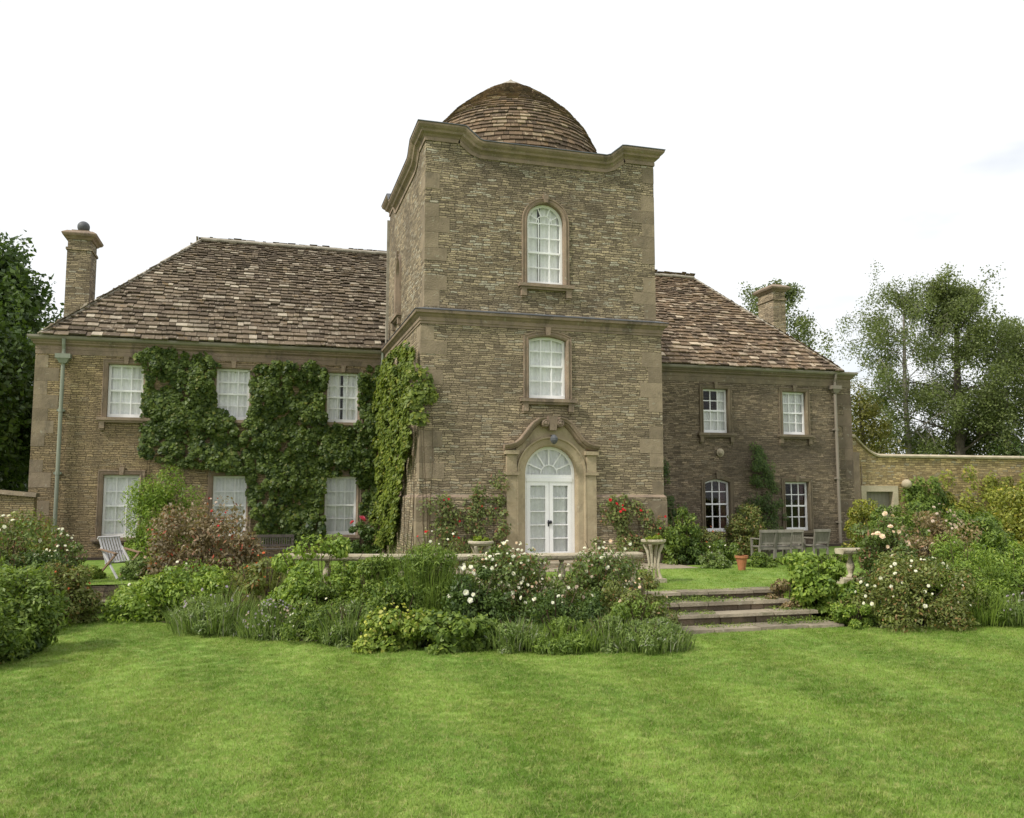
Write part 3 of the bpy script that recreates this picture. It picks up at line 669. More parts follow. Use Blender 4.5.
# plinth course, standing a little proud
m = MB()
PLP = [(-.02, 0), (.06, 0), (.06, 1.72), (-.02, 1.72)]; PLW = [(-.02, 1.722), (.062, 1.722), (.002, 1.79), (-.02, 1.79)]
for pth in ([(0, 6.40), (0, 0), (2.19, 0)], [(4.62, 0), (W, 0), (W, 6.40)]):
    m = MB(); sweep_path(m, pth, PLP); pl_ = hb(m, 'plinth', M['tower_low']); m = MB(); sweep_path(m, pth, PLW); hb(m, 'plinth_weathering', M['ash'], pl_)
# parapet line of each face: raised ends, hollow swoop, low middle
def para(n=56, full=W - 2*TI):
    pts = []
    for i in range(n+1):
        s = full * i / n; e = min(s, full - s)
        a, b = 1.0, 1.42
        if e <= a: z = 0.
        elif e >= b: z = -.34
        else:
            t = (e - a) / (b - a); z = -.34 * (t*t*(3-2*t)) - .03*math.sin(t*math.pi*2)
        pts.append((s, z))
    return pts
PT = 11.24; pp = para()
full = W - 2*TI; ZTW = PT - .30
faces = [Matrix.Translation((TI, TI, 0)), Matrix.Translation((TI, W-TI, 0)) @ Matrix.Rotation(R(-90), 4, 'Z'), Matrix.Translation((W-TI, TI, 0)) @ Matrix.Rotation(R(90), 4, 'Z'), Matrix.Translation((W-TI, W-TI, 0)) @ Matrix.Rotation(R(180), 4, 'Z')]
mb = MB(); top = [(s, ZTW + z) for s, z in pp]
SY = 4.42   # side window centre, world y
for i, Mx in enumerate(faces):
    ops = []
    if i == 0: ops = [(3.315-.515-TI, 3.315+.515-TI, 7.26, 9.46, 8.945)]
    if i == 1: c = (W - TI) - SY; ops = [(c-.42, c+.42, 7.10, 8.85, 8.43)]
    wall(mb, Mx, 0, full, ZS, 10.4, ops, .3, top)
mb.M = None
hb(mb, 'tower_wall', M['tower_up'])
# inner face and flat roof behind the parapet
m = MB(); m.box(.35, W-.35, .35, W-.35, 10.2, 10.75); hb(m, 'tower_roof', M['lead'])
# parapet cornice swept along each face and mitred at the corners
cp = [(-.34, -.34), (.005, -.42), (.03, -.42), (.03, -.33), (.015, -.32), (.06, -.26), (.13, -.22), (.15, -.17), (.20, -.13), (.24, -.08), (.245, -.035), (-.34, -.035)]
lp = [(-.36, -.03), (.255, -.03), (.262, -.018), (.255, 0.0), (-.36, .03)]
for Mx in faces[:1] + faces[1:]:
    for prof, mt, nm in ((cp, 'ash', 'parapet_cornice'), (lp, 'lead', 'lead_capping')):
        m = MB(Mx); rs = []
        for i, (s, z) in enumerate(pp):
            s0, z0_ = pp[max(0, i-1)]; s1, z1_ = pp[min(len(pp)-1, i+1)]; d = Vector((s1-s0, z1_-z0_)).normalized(); pv = Vector((-d.y, d.x)) if 0 < i < len(pp)-1 else Vector((0, 1))
            ring = []
            for o_, dz in prof:
                ss = s + pv.x*dz; 
                if i == 0: ss = -o_
                if i == len(pp)-1: ss = full + o_
                ring.append((ss, -o_, PT + z + pv.y*dz))
            rs.append(ring)
        m.rings(rs)
        if nm == 'parapet_cornice': pc = hb(m, nm, M[mt])
        else: hb(m, nm, M[mt], pc)
# string course
m = MB(); sweep_path(m, [(0, 6.40), (0, 0), (W, 0), (W, 6.40)], [(-.08, 6.04), (.02, 6.04), (.02, 6.10), (.04, 6.11), (.04, 6.20), (.08, 6.24), (.10, 6.27), (.15, 6.30), (.16, 6.35), (.15, 6.375), (-.105, 6.45)])
hb(m, 'string_course', M['ash'])
m = MB(); sweep_path(m, [(0, 6.40), (0, 0), (W, 0), (W, 6.40)], [(-.10, 6.462), (.155, 6.382), (.170, 6.374), (.170, 6.390), (-.10, 6.475)]); hb(m, 'lead_flashing', M['lead'])
quoins(0, 0, 1, 1, 1.8, 6.02, M['quoin'], 21); quoins(W, 0, -1, 1, 1.8, 6.02, M['quoin'], 22)
quoins(TI, TI, 1, 1, 6.5, 10.75, M['quoin'], 23); quoins(W-TI, TI, -1, 1, 6.5, 10.75, M['quoin'], 24)
quoins(-.06, -.06, 1, 1, 0, 1.7, M['quoin'], 25); quoins(W+.06, -.06, -1, 1, 0, 1.7, M['quoin'], 26)
# windows of the tower
window(3.325, 0, 4.24, 5.88, 1.03, 5.78, curtain='full')
window(3.315, TI, 7.26, 9.46, 1.03, 8.945, curtain='gap2', rows=4)
window(0, 0, 7.10, 8.85, .84, 8.43, M0=Matrix.Translation((TI, SY, 0)) @ Matrix.Rotation(R(-90), 4, 'Z'), curtain='full')
# lead flashing where the roofs meet the tower sides
m = MB(); m.box(-.035, -.004, 6.08, 6.2, 6.5, 7.3); m.bar((TI-.02, 6.5, 6.75), (TI-.02, 6.5, 10.7), .04, .12, (1, 0, 0)); hb(m, 'lead_soaker', M['ridge'])
m = MB(); m.tube([(-.1, 6.2, 6.35), (-.1, 6.22, 6.0), (-.12, 6.3, 5.8)], .05, 8); hb(m, 'gutter_outlet', M['pipe'])
# dome
prof = [(2.80, 10.8), (2.76, 11.2), (2.66, 11.6), (2.50, 11.98), (2.25, 12.48), (1.83, 12.98), (1.26, 13.48), (.70, 13.88), (.30, 14.10), (.0, 14.22)]
DC = (3.28, 3.28)
m = MB(); m.lathe(prof[:-1] + [(.02, 14.2)], 48, DC, (.1, .1, 0))
Ls = [0]; 
for a, b in zip(prof[:-1], prof[1:]): Ls.append(Ls[-1] + math.hypot(b[0]-a[0], b[1]-a[1]))
def dome_at(s):
    s = max(0, min(s, Ls[-1] - 1e-4))
    for i in range(len(prof)-1):
        if s <= Ls[i+1]:
            t = (s - Ls[i]) / (Ls[i+1] - Ls[i]); return prof[i][0] + (prof[i+1][0]-prof[i][0])*t, prof[i][1] + (prof[i+1][1]-prof[i][1])*t, Vector((prof[i+1][0]-prof[i][0], prof[i+1][1]-prof[i][1])).normalized()
r = random.Random(8); s = .25
while s < Ls[-1] - .15:
    f = s / Ls[-1]; e = .15 - .05*f; r0, z0, d0 = dome_at(s); r1, z1, d1 = dome_at(s + e*1.5); a = r.uniform(0, .5)
    while a < 6.283 + .2:
        da = r.uniform(.14, .42) * (1 - .3*f) / max(r0, .25); th = r.uniform(.03, .055); t = (r.random(), r.random(), 0); js = r.uniform(-.02, .02)
        nr = Vector((-d0.y, d0.x)) * -1
        if nr.x < 0: nr = -nr
        def P(rr_, zz_, ang, off, dn): return (DC[0] + (rr_ + dn.x*off)*math.cos(ang), DC[1] + (rr_ + dn.x*off)*math.sin(ang), zz_ + dn.y*off)
        ra, za, _ = dome_at(s + js); g_ = .006 / max(r0, .3); b = a + da
        m.add([P(ra,za,a+g_,.03,nr), P(ra,za,b-g_,.03,nr), P(r1,z1,b-g_,0,nr), P(r1,z1,a+g_,0,nr), P(ra,za,a+g_,.03+th,nr), P(ra,za,b-g_,.03+th,nr), P(r1,z1,b-g_,.015,nr), P(r1,z1,a+g_,.015,nr)], [(4,5,6,7),(0,1,5,4),(1,2,6,5),(0,4,7,3)], t)
        a = b
    s += e
dome = hb(m, 'dome', M['slate_d'])
m = MB(); m.lathe([(3.0, 10.76), (3.02, 11.02), (2.9, 11.10), (2.78, 11.14)], 48, DC); hb(m, 'lead_skirt', M['lead'], dome)
m = MB(); m.lathe([(.50, 14.04), (.47, 14.10), (.28, 14.23), (.12, 14.31), (.05, 14.38), (.02, 14.41)], 16, DC); hb(m, 'dome_cap', M['ridge'], dome)
# --- door with its stone case
m = MB()
jamb = frame_path(2.70, 4.10, .12, 3.03, 2.33)
sweep_frame(m, jamb, [(-.006, -.25), (-.006, .02), (.03, .05), (.17, .07), (.20, .11), (.235, .11), (.24, -.01)])
for x0, x1 in ((2.20, 2.46), (4.345, 4.605)):
    m.box(x0, x1, -.11, -.002, .15, 2.28); m.box(x0-.05, x1+.05, -.15, -.002, 2.282, 2.36); m.box(x0-.0, x1+.0, -.12, -.002, 2.362, 2.80); m.box(x0-.05, x1+.05, -.18, -.002, 2.802, 2.90)
    m.box(x0-.03, x1+.03, -.14, -.07, .0, .42)
ds = hb(m, 'door_surround', M['ash_door'])
# swan-neck hood
m = MB()
hl_ = [(2.14, 2.885), (2.32, 2.91), (2.50, 2.97), (2.66, 3.09), (2.79, 3.25), (2.90, 3.40), (3.00, 3.51), (3.11, 3.58), (3.24, 3.61)]
hood_prof = [(0, 0), (0, .06), (.03, .12), (.07, .14), (.075, .19), (.12, .22), (.135, .235), (.16, .235), (.165, 0)]
sweep_frame(m, hl_, hood_prof); mir = [(2*3.40 - a, b) for a, b in hl_][::-1]; sweep_frame(m, mir, hood_prof)
for cx in (3.20, 3.60): m.M = Matrix.Translation((cx, 0, 3.60)) @ Matrix.Rotation(R(90), 4, 'X'); m.lathe([(.11, 0), (.11, .20), (.075, .24), (.06, .22), (.03, .25)], 12); m.M = None
m.add([(3.31,-.22,3.42),(3.49,-.22,3.42),(3.52,-.24,3.78),(3.28,-.24,3.78),(3.31,0,3.42),(3.49,0,3.42),(3.52,0,3.78),(3.28,0,3.78)], [(0,1,2,3),(4,7,6,5),(0,4,5,1),(1,5,6,2),(2,6,7,3),(3,7,4,0)])
hb(m, 'swan_neck_hood', M['ash'], ds)
# spandrel stone between arch and hood
m = MB(); arc = arch_pts(2.46, 4.34, 2.36, 3.27, 17)
for p, q in zip(arc[:-1], arc[1:]):
    def hz(u):
        v = u if u < 3.40 else 6.80 - u
        return float(np.interp(v, [a for a, _ in hl_], [b for _, b in hl_])) 
    a, b = hz(p[0]), hz(q[0])
    if a > p[1] and b > q[1]: m.add([(p[0],-.035,p[1]),(q[0],-.035,q[1]),(q[0],-.035,b),(p[0],-.035,a)], [(0,1,2,3)])
hb(m, 'hood_tympanum', M['ash_door'], ds)
# carved keystone mask hanging as the lamp bracket
m = MB(); m.lathe([(.02, 3.06), (.07, 3.10), (.10, 3.16), (.10, 3.22), (.05, 3.29)], 8, (3.40, -.27)); m.box(3.385, 3.415, -.27, -.02, 3.28, 3.31); hb(m, 'porch_lantern', M['lead'], ds)
m = MB(); m.box(2.1, 4.7, -.75, -.003, 0.001, .115); hb(m, 'door_step', M['step'], ds)
d = MB(); yi = .14
sweep_frame(d, frame_path(2.70, 4.10, .125, 3.03, 2.33), [(-.085, -yi), (-.010, -yi), (-.010, -yi-.08), (-.085, -yi-.08)])
d.box(2.78, 4.02, yi-.02, yi+.08, 2.12, 2.22)
for x0 in (2.79, 3.405):
    x1 = x0 + .605
    d.box(x0, x0+.10, yi, yi+.06, .13, 2.118); d.box(x1-.10, x1, yi, yi+.06, .13, 2.118); d.box(x0+.10, x1-.10, yi, yi+.06, 2.02, 2.118); d.box(x0+.10, x1-.10, yi, yi+.06, .13, .34)
    for z in (.68, 1.02, 1.36, 1.70): d.box(x0+.10, x1-.10, yi+.012, yi+.045, z-.014, z+.014)
    d.box(x0+.02, x0+.585, yi-.012, yi, .20, .24)
zc = 2.33; d.box(2.785, 4.015, yi+.0, yi+.05, 2.222, 2.30)
for t in np.linspace(-1.15, 1.15, 5): d.bar((3.40 + .22*math.sin(t), yi+.03, 2.34 + .22*math.cos(t)), (3.40 + .63*math.sin(t), yi+.03, 2.33 + .63*math.cos(t)), .035, .022, up=(0, 1, 0))
sweep_frame(d, [(3.40 + .22*math.sin(t), 2.33 + .22*math.cos(t)) for t in np.linspace(-1.57, 1.57, 11)], [(-.012, -yi-.012), (.012, -yi-.012), (.012, -yi-.044), (-.012, -yi-.044)])
door = hb(d, 'door', M['white'])
m = MB(); poly = [(2.75, .3)] + arch_pts(2.75, 4.05, 2.33, 2.98, 14) + [(4.05, .3)]; m.add([(a, yi+.03, b) for a, b in poly], [tuple(range(len(poly)))]); hb(m, 'pane', M['glass'], door)
m = MB(); 
for x in (3.375, 3.435): m.lathe([(.03, 1.05), (.035, 1.09), (.02, 1.13)], 8, (x, yi-.03))
m.box(3.36, 3.39, yi-.02, yi-.001, .98, 1.14); hb(m, 'handle', M['iron'], door)
m = MB(); n = 60; vs = []; fs = []
for i in range(n+1):
    u = 2.68 + 1.44*i/n; yy = yi + .085 + .02*math.sin(u*34) + .01*math.sin(u*15); vs += [(u, yy, .2), (u, yy, 3.05)]
m.add(vs, [(2*i, 2*i+2, 2*i+3, 2*i+1) for i in range(n)]); hb(m, 'curtain', M['curtain'], door)

# ------------------------------------------------------------------ garden wall on the right, with doorway
gw = empty('garden_wall', (17.6, 6.8, 0)); tag(gw, 'honey coloured stone garden wall with scrolled end and coping, right of the house', 'wall')
GWL = (17.6, 6.8, 0)
def gwb(m, n, mat, par=None):
    return m.build(n, mat, gw, False, GWL) if par is None else m.build(n, mat, par)
def wtop(x):
    if x < 17.85: return 3.95
    if x > 18.95: return 3.22
    t = (x - 17.85) / 1.1; return 3.95 - .62*math.sin(t*math.pi/2)**1.0 - .11*t
m = MB(); xs = [17.52, 17.85] + list(np.linspace(18.0, 18.95, 8)) + [30, 46]
gx0, gx1, gzt = 18.28, 19.50, 1.92
wall(m, Matrix.Translation((0, 6.8, 0)), 17.52, 46, 0, 3.0, [(gx0, gx1, .0, gzt, None)], .35, [(x, wtop(x)) for x in xs])
m.add([(17.52,7.2,0),(46,7.2,0),(46,7.2,3.2),(17.52,7.2,3.2)], [(0,1,2,3)])
gwb(m, 'wall_face', M['garden'])
m = MB(); rs = []
for x in xs: z = wtop(x); rs.append([(x, 6.70, z-.0), (x, 6.68, z+.06), (x, 6.78, z+.13), (x, 7.2, z+.13), (x, 7.3, z+.05), (x, 7.25, z)])
m.rings(rs); m.lathe([(.14, 4.05), (.14, 4.06)], 8, (17.7, 6.9)); gwb(m, 'coping', M['ash_pale'])
m = MB(); m.box(17.56, 17.98, 6.70, 6.86, 0, 3.4); m.box(18.10, 18.13, 6.77, 6.83, 1.9, 2.9); gwb(m, 'pilaster', M['ash'])
m = MB(Matrix.Translation((0, 6.8, 0))); sweep_frame(m, frame_path(gx0, gx1, .01, gzt), [(-.006, -.3), (-.006, .04), (.22, .04), (.22, -.1)]); dso = gwb(m, 'door_frame', M['ash_pale'])
m = MB(); m.box(gx0+.005, gx1-.005, 6.98, 7.03, .02, gzt-.01)
for i in range(1, 7): x = gx0 + (gx1-gx0)*i/7; m.box(x-.006, x+.006, 6.972, 6.98, .05, gzt-.03)
gwb(m, 'door', M['door_grey'])
m = MB(); m.lathe([(.05, 2.02), (.16, 2.10), (.19, 2.2), (.16, 2.31), (.06, 2.38)], 14, (20.0, 6.62)); m.box(19.97, 20.03, 6.62, 6.8, 2.18, 2.22); gl = m.build('wall_lamp', M['ash_pale'], None, True)
tag(gl, 'pale round wall lamp on the garden wall beside the grey door', 'lamp')
# low wall at far left, stepping down from the house corner
m = MB(); m.add([(-17,5.0,0),(-9.55,5.0,0),(-9.55,5.35,0),(-17,5.35,0),(-17,5.0,2.45),(-9.55,5.0,1.72),(-9.55,5.35,1.72),(-17,5.35,2.45)], [(0,3,2,1),(4,5,6,7),(0,1,5,4),(1,2,6,5),(2,3,7,6),(3,0,4,7)])
lw = m.build('boundary_wall', M['wing_l']); tag(lw, 'dark brown stone wall at the left edge, running to the house corner', 'wall')
m = MB(); m.add([(-17,4.93,2.452),(-9.5,4.93,1.722),(-9.5,5.42,1.722),(-17,5.42,2.452),(-17,5.0,2.57),(-9.5,5.0,1.83),(-9.5,5.35,1.83),(-17,5.35,2.57)], [(0,3,2,1),(4,5,6,7),(0,1,5,4),(1,2,6,5),(2,3,7,6),(3,0,4,7)]); m.build('coping', M['ash_r'], lw)

# ------------------------------------------------------------------ steps, balustrade, planters, furniture
st = empty('stone_steps', (4.7, -7.1, LZ)); SL = (4.7, -7.1, LZ)
tag(st, 'wide worn stone garden steps with mossy treads between the flower borders', 'steps')
rr = random.Random(9)
def slabs(m, x0, x1, y0, y1, zt, th):
    x = x0
    while x < x1 - .05:
        w_ = min(rr.uniform(.5, 1.1), x1 - x)
        if x1 - x - w_ < .25: w_ = x1 - x
        dy = rr.uniform(-.02, .02); dz = rr.uniform(-.008, .008); t = rr.uniform(0, 1)
        P = [(x+.006+rr.uniform(0,.01), y0+dy+rr.uniform(-.012,.012)), (x+w_-.006, y0+dy+rr.uniform(-.012,.012)), (x+w_-.006, y1), (x+.006, y1)]
        m.add([(a, b, zt-th) for a, b in P] + [(a, b + (.012 if i < 2 else 0), zt+dz) for i, (a, b) in enumerate(P)], [(0,3,2,1),(4,5,6,7),(0,1,5,4),(1,2,6,5),(2,3,7,6),(3,0,4,7)], (t, t, t)); x += w_
for i, (x0, x1, y0, y1, zt) in enumerate([(2.9, 5.75, -6.52, -6.08, .012), (2.9, 5.80, -6.92, -6.50, -.135), (2.9, 5.98, -7.32, -6.90, -.285), (2.95, 6.15, -7.80, -7.30, -.465)]):
    m = MB(); slabs(m, x0, x1, y0, y1, zt, .055); m.build('tread', M['step'], st, False, SL)
    m = MB(); x = x0 + .05
    zb = zt - .058; hb_ = (.12 if i < 3 else .05)
    while x < x1 - .08:
        w_ = min(rr.uniform(.16, .42), x1 - .08 - x); t = rr.uniform(0, 1); m.box(x, x + w_ - .008, y0 + .04 + rr.uniform(0, .03), y0 + .35, zb - hb_, zb, (t, t, t)); x += w_
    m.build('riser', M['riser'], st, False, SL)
# the small stone step in the wall at the left lawn
m = MB(); m.box(-6.72, -6.02, -2.3, -1.97, LZ, LZ+.17); m.box(-6.78, -5.98, -2.34, -1.98, LZ+.172, LZ+.23)
tag(m.build('garden_step', M['step']), 'small grey stone step against the low terrace wall below the slatted chair', 'step')

def bal_prof(h):
    return [(.085, 0), (.085, .04), (.05, .06), (.045, .09), (.07, .16), (.082, .22), (.07, .29), (.042, .38), (.034, .42), (.05, .44), (.05, .46), (.07, .47), (.07, h)]
def balustrade(pts, label, seed):
    A = Vector((*pts[0], 0)); e = empty('balustrade', A); tag(e, label, 'balustrade', 'stone balustrades along the terrace edge')
    loc = tuple(A)
    m = MB(); sweep_path(m, pts, [(-.14, .60), (.14, .60), (.16, .63), (.17, .68), (.15, .71), (-.15, .71), (-.17, .68), (-.16, .63)]); m.build('coping', M['urn'], e, False, loc)
    m = MB(); sweep_path(m, pts, [(-.13, 0), (.13, 0), (.13, .11), (.11, .13), (-.11, .13), (-.13, .11)]); m.build('base_rail', M['urn'], e, False, loc)
    me = None
    for a, b in zip(pts[:-1], pts[1:]):
        a, b = Vector((*a, 0)), Vector((*b, 0)); L = (b-a).length; n = max(2, int(L/.33))
        for i in range(n):
            p = a + (b-a)*((i+.5)/n) - A
            if me is None:
                m = MB(); m.lathe([(r_, z) for r_, z in bal_prof(.472)], 10); o = m.build('baluster', M['urn'], e, True); me = o
            else: o = me.copy(); S.collection.objects.link(o); o.parent = e
            o.location = (p.x, p.y, .129)
balustrade([(-3.3, -4.5), (-1.75, -5.15), (.32, -5.70), (1.8, -5.85), (3.15, -5.9)], 'weathered stone balustrade behind the white roses, left of the steps', 1)
balustrade([(7.45, -6.0), (8.4, -6.1), (9.9, -6.15)], 'weathered stone balustrade behind the flowering shrubs, right of the steps', 2)

def foliage(n, rx, ry, h, ls, seed, K=26, asp=.55, style='dome', core=.5, flat=False):
    r = np.random.default_rng(seed)
    if style == 'dome':
        d = r.normal(size=(K, 3)); d /= np.linalg.norm(d, axis=1)[:, None]; d[:, 2] = np.abs(d[:, 2]); d /= (np.abs(d)**3.2).sum(1)[:, None]**(1/3.2)
        rad = r.uniform(core, .88, K)[:, None]; cc = d * rad * np.array([rx, ry, h]); cr = r.uniform(.17, .34, K) * (rx*ry*h)**(1/3)
        low = r.uniform(size=K) < .25; cc[low, 2] = r.uniform(.05, .35, low.sum()) * h
        idx = r.integers(0, K, n); v = r.normal(size=(n, 3)); v /= np.linalg.norm(v, axis=1)[:, None]
        p = cc[idx] + v * (cr[idx] * r.uniform(.35, 1, n)**.5)[:, None] * np.array([1.05, 1.05, .85])
        nm = v * .8 + np.array([0, 0, .55]) + r.normal(size=(n, 3)) * .45
        inb = (np.abs(p / np.array([rx*1.12, ry*1.12, h*1.06]))**3).sum(1) < 1.0 + r.uniform(-.1, .15, n)
        p[:, 2] = np.abs(p[:, 2]) + .01; p, nm = p[inb], nm[inb]; kt = r.uniform(-.14, .14, K)[idx][inb]
    n = len(p); nm /= np.linalg.norm(nm, axis=1)[:, None]
    d = np.cross(nm, r.normal(size=(n, 3))); d /= np.linalg.norm(d, axis=1)[:, None]; d[:, 2] -= .25
    s = np.cross(nm, d); s /= np.linalg.norm(s, axis=1)[:, None]
    L = (ls * r.uniform(.6, 1.25, n))[:, None]; Wd = L * asp
    V = np.stack([p - d*L/2, p + s*Wd/2 - nm*Wd*.15, p + d*L/2 - np.array([0,0,1])*L*.12, p - s*Wd/2 - nm*Wd*.15], 1).reshape(-1, 3)
    F = np.arange(4*n).reshape(-1, 4); t0 = np.clip(r.uniform(0, 1, n)*.75 + .12 + kt, 0, 1)
    T = np.repeat(np.stack([t0, r.uniform(0, 1, n), r.uniform(0, 1, n)], 1), 4, 0)
    return V, F, T
def spikes(n, rx, ry, h, wd, seed, spread=.35, L0=.5, tip=False):
    """narrow leaves and stems rising from a spreading clump"""
    r = np.random.default_rng(seed); a = r.uniform(0, 6.283, n); q = np.sqrt(r.uniform(0, 1, n)); bx, by = q*rx*np.cos(a), q*ry*np.sin(a)
    hh = h * (1 - .45*q**2) * r.uniform(.45, 1.05, n); lx = bx/max(rx, .01)*spread*hh + r.normal(size=n)*.13*hh; ly = by/max(ry, .01)*spread*hh + r.normal(size=n)*.13*hh
    z0 = r.uniform(0, .45, n)*hh; f0 = z0/hh
    P0 = np.stack([bx + lx*f0**1.5, by + ly*f0**1.5, z0], 1); P1 = np.stack([bx + lx*.45, by + ly*.45, z0 + (hh-z0)*.6], 1); P2 = np.stack([bx + lx, by + ly, hh], 1)
    an = r.uniform(0, 6.283, n); s = np.stack([np.cos(an), np.sin(an), 0*an], 1) * (wd * r.uniform(.6, 1.3, n))[:, None]
    V = np.stack([P0-s*.6, P0+s*.6, P1+s, P1-s, P2+s*.25, P2-s*.25], 1).reshape(-1, 3)
    i = np.arange(n)[:, None]*6; F = np.concatenate([i + np.array([[0,1,2,3]]), i + np.array([[3,2,4,5]])], 0)
    T = np.repeat(np.stack([r.uniform(0, 1, n), r.uniform(0, 1, n), r.uniform(0, 1, n)], 1), 6, 0)
    return V, F, T
_fl = {}
def bloom_mesh(mat, size, kind='rose'):
    key = (mat, kind, size)
    if key in _fl: return _fl[key]
    r = random.Random(4); m = MB()
    layers = [(5, 1., .05, .5), (5, .72, .25, .62), (4, .42, .4, .7)] if kind == 'rose' else [(6, 1., .0, .4)]
    for n, rad, z, up in layers:
        for i in range(n):
            a = 6.283*i/n + rad*2; c, s = math.cos(a), math.sin(a); R0 = size*rad/2; wv = R0*.62; t = r.random()
            m.add([(0, 0, z*size*.4), (c*R0*.6 - s*wv, s*R0*.6 + c*wv, (z+up*.3)*size*.5), (c*R0, s*R0, (z+up*.5)*size*.5), (c*R0*.6 + s*wv, s*R0*.6 - c*wv, (z+up*.3)*size*.5)], [(0,1,2,3)], (t, t, t))
    me = bpy.data.meshes.new('flower'); me.from_pydata(m.v, [], m.f); ca = me.color_attributes.new('tint', 'FLOAT_COLOR', 'POINT')
    ca.data.foreach_set('color', np.array([(*c, 1) for c in m.c], dtype=np.float32).ravel()); me.materials.append(M[mat]); _fl[key] = me
    return me
def blooms(parent, mat, n, size, place, seed, kind='rose', name='flower'):
    r = random.Random(seed); me = bloom_mesh(mat, size, kind)
    for i in range(n):
        p, nrm = place(r); o = bpy.data.objects.new(name, me); S.collection.objects.link(o); o.parent = parent; o.location = p
        o.rotation_euler = (Vector(nrm) + Vector((r.gauss(0, .3), r.gauss(0, .3), r.gauss(0, .3)))).to_track_quat('Z', 'Y').to_euler(); s = r.uniform(.6, 1.25); o.scale = (s, s, s)
def dome_place(rx, ry, h, zlo=.25, front=True, f=.97):
    def pl(r):
        z = r.uniform(zlo, 1); a = r.uniform(math.pi*1.0, math.pi*2.0) if front else r.uniform(0, 6.283); q = math.sqrt(max(0, 1 - z*z))
        return (rx*q*math.cos(a)*f, ry*q*math.sin(a)*f, h*z*f + .02), (q*math.cos(a), q*math.sin(a), z*.6)
    return pl
def stems(parent, rx, ry, h, n, seed, mat='twig', rad=.012):
    r = random.Random(seed); m = MB()
    for i in range(n):
        a = r.uniform(0, 6.283); q = r.uniform(.1, .8); x, y = q*rx*math.cos(a), q*ry*math.sin(a)
        m.tube([(x*.15, y*.15, 0), (x*.5, y*.5, h*.4), (x, y, h*r.uniform(.7, .9))], [rad, rad*.8, rad*.4], 5)
    m.build('stem', M[mat], parent)
def shrub(name, label, x, y, z, rx, ry, h, mat, n, ls, seed, cat='shrub', group=None, fl=None, K=26, asp=.55, kind='leaf', wd=.006, spread=.35, rot=0, core=.5):
    e = empty(name, (x, y, z)); e.rotation_euler.z = rot; tag(e, label, cat, group)
    h *= 1.06; n = int(n*1.6); K = int(K*1.35)
    if kind == 'leaf': V, F, T = foliage(n, rx, ry, h, ls, seed, K, asp, core=core)
    elif kind == 'spike': V, F, T = spikes(n, rx, ry, h, wd, seed, spread)
    elif kind == 'both':
        V, F, T = foliage(n, rx, ry, h*.92, ls*1.35, seed, K, max(asp, .3), core=core); V2, F2, T2 = spikes(n//9, rx, ry, h, wd, seed+1, spread)
        F = np.concatenate([F, F2 + len(V)]); V = np.concatenate([V, V2]); T = np.concatenate([T, T2])
    npmesh('foliage', V, F, T, M[mat], e)
    stems(e, rx, ry, h, 9, seed)
    for i, (fm, c, sz, zlo) in enumerate(fl or []): blooms(e, fm, c, sz, dome_place(rx, ry, h, zlo), seed + 50 + i)
    return e

def planter(x, y, label):
    e = empty('stone_planter', (x, y, 0)); e.scale = (.88, .88, .97); tag(e, label, 'planter', 'mossy stone planters on the terrace')
    m = MB(); m.box(-.22, .22, -.22, .22, 0, .09)
    for a in range(4):
        an = a*math.pi/2 + math.pi/4; c, s_ = math.cos(an), math.sin(an)
        m.tube([(c*.17, s_*.17, .08), (c*.13, s_*.13, .2), (c*.11, s_*.11, .4), (c*.14, s_*.14, .62), (c*.22, s_*.22, .80)], [.045, .03, .03, .035, .045], 8)
    m.build('pedestal', M['urn'], e)
    m = MB(); m.lathe([(.05, .79), (.24, .81), (.27, .84), (.29, .855), (.29, .89), (.27, .90), (.25, .90), (.24, .88), (.05, .88)], 20); m.build('bowl', M['urn'], e)
    V, F, T = foliage(1300, .26, .26, .12, .04, int(x*10)+5, 16); V[:, 2] += .86; npmesh('foliage', V, F, T, M['moss'], e)
planter(4.05, -4.6, 'mossy stone planter on curved legs beside the top of the steps')
planter(.50, -4.2, 'mossy stone planter rising behind the white rose bush')

def garden_chair(name):
    e = empty(name, (0, 0, 0)); W2 = .205
    s = MB(); 
    for i in range(6): s.box(-W2, W2, -.22+.078*i, -.22+.078*i+.06, .42, .445)
    s.box(-W2, W2, -.235, -.222, .36, .43); s.build('seat', M['wood_grey'], e)
    b = MB()
    for sx in (-1, 1): b.bar((sx*W2, -.235, .42), (sx*W2, -.33, .84), .045, .045)
    b.bar((-W2-.03, -.325, .84), (W2+.03, -.325, .84), .06, .07); b.bar((-W2, -.255, .52), (W2, -.255, .52), .03, .05)
    for i in range(8): x = -W2 + .0455*(i+1); b.bar((x, -.257, .54), (x, -.318, .82), .036, .014, up=(0, 1, 0))
    b.build('backrest', M['wood_grey'], e)
    for sx in (-1, 1):
        for y in (-.22, .22): l = MB(); l.box(sx*W2-.024, sx*W2+.024, y-.024, y+.024, 0, .42 if y < 0 else .62); l.build('leg', M['wood_grey'], e)
        a = MB(); a.bar((sx*W2, -.26, .64), (sx*W2, .26, .635), .055, .025); a.build('armrest', M['wood_grey'], e)
    return e
def copy_tree(o, parent=None):
    c = o.copy(); S.collection.objects.link(c); c.parent = parent
    for ch in o.children: copy_tree(ch, c)
    return c
proto = garden_chair('garden_chair')
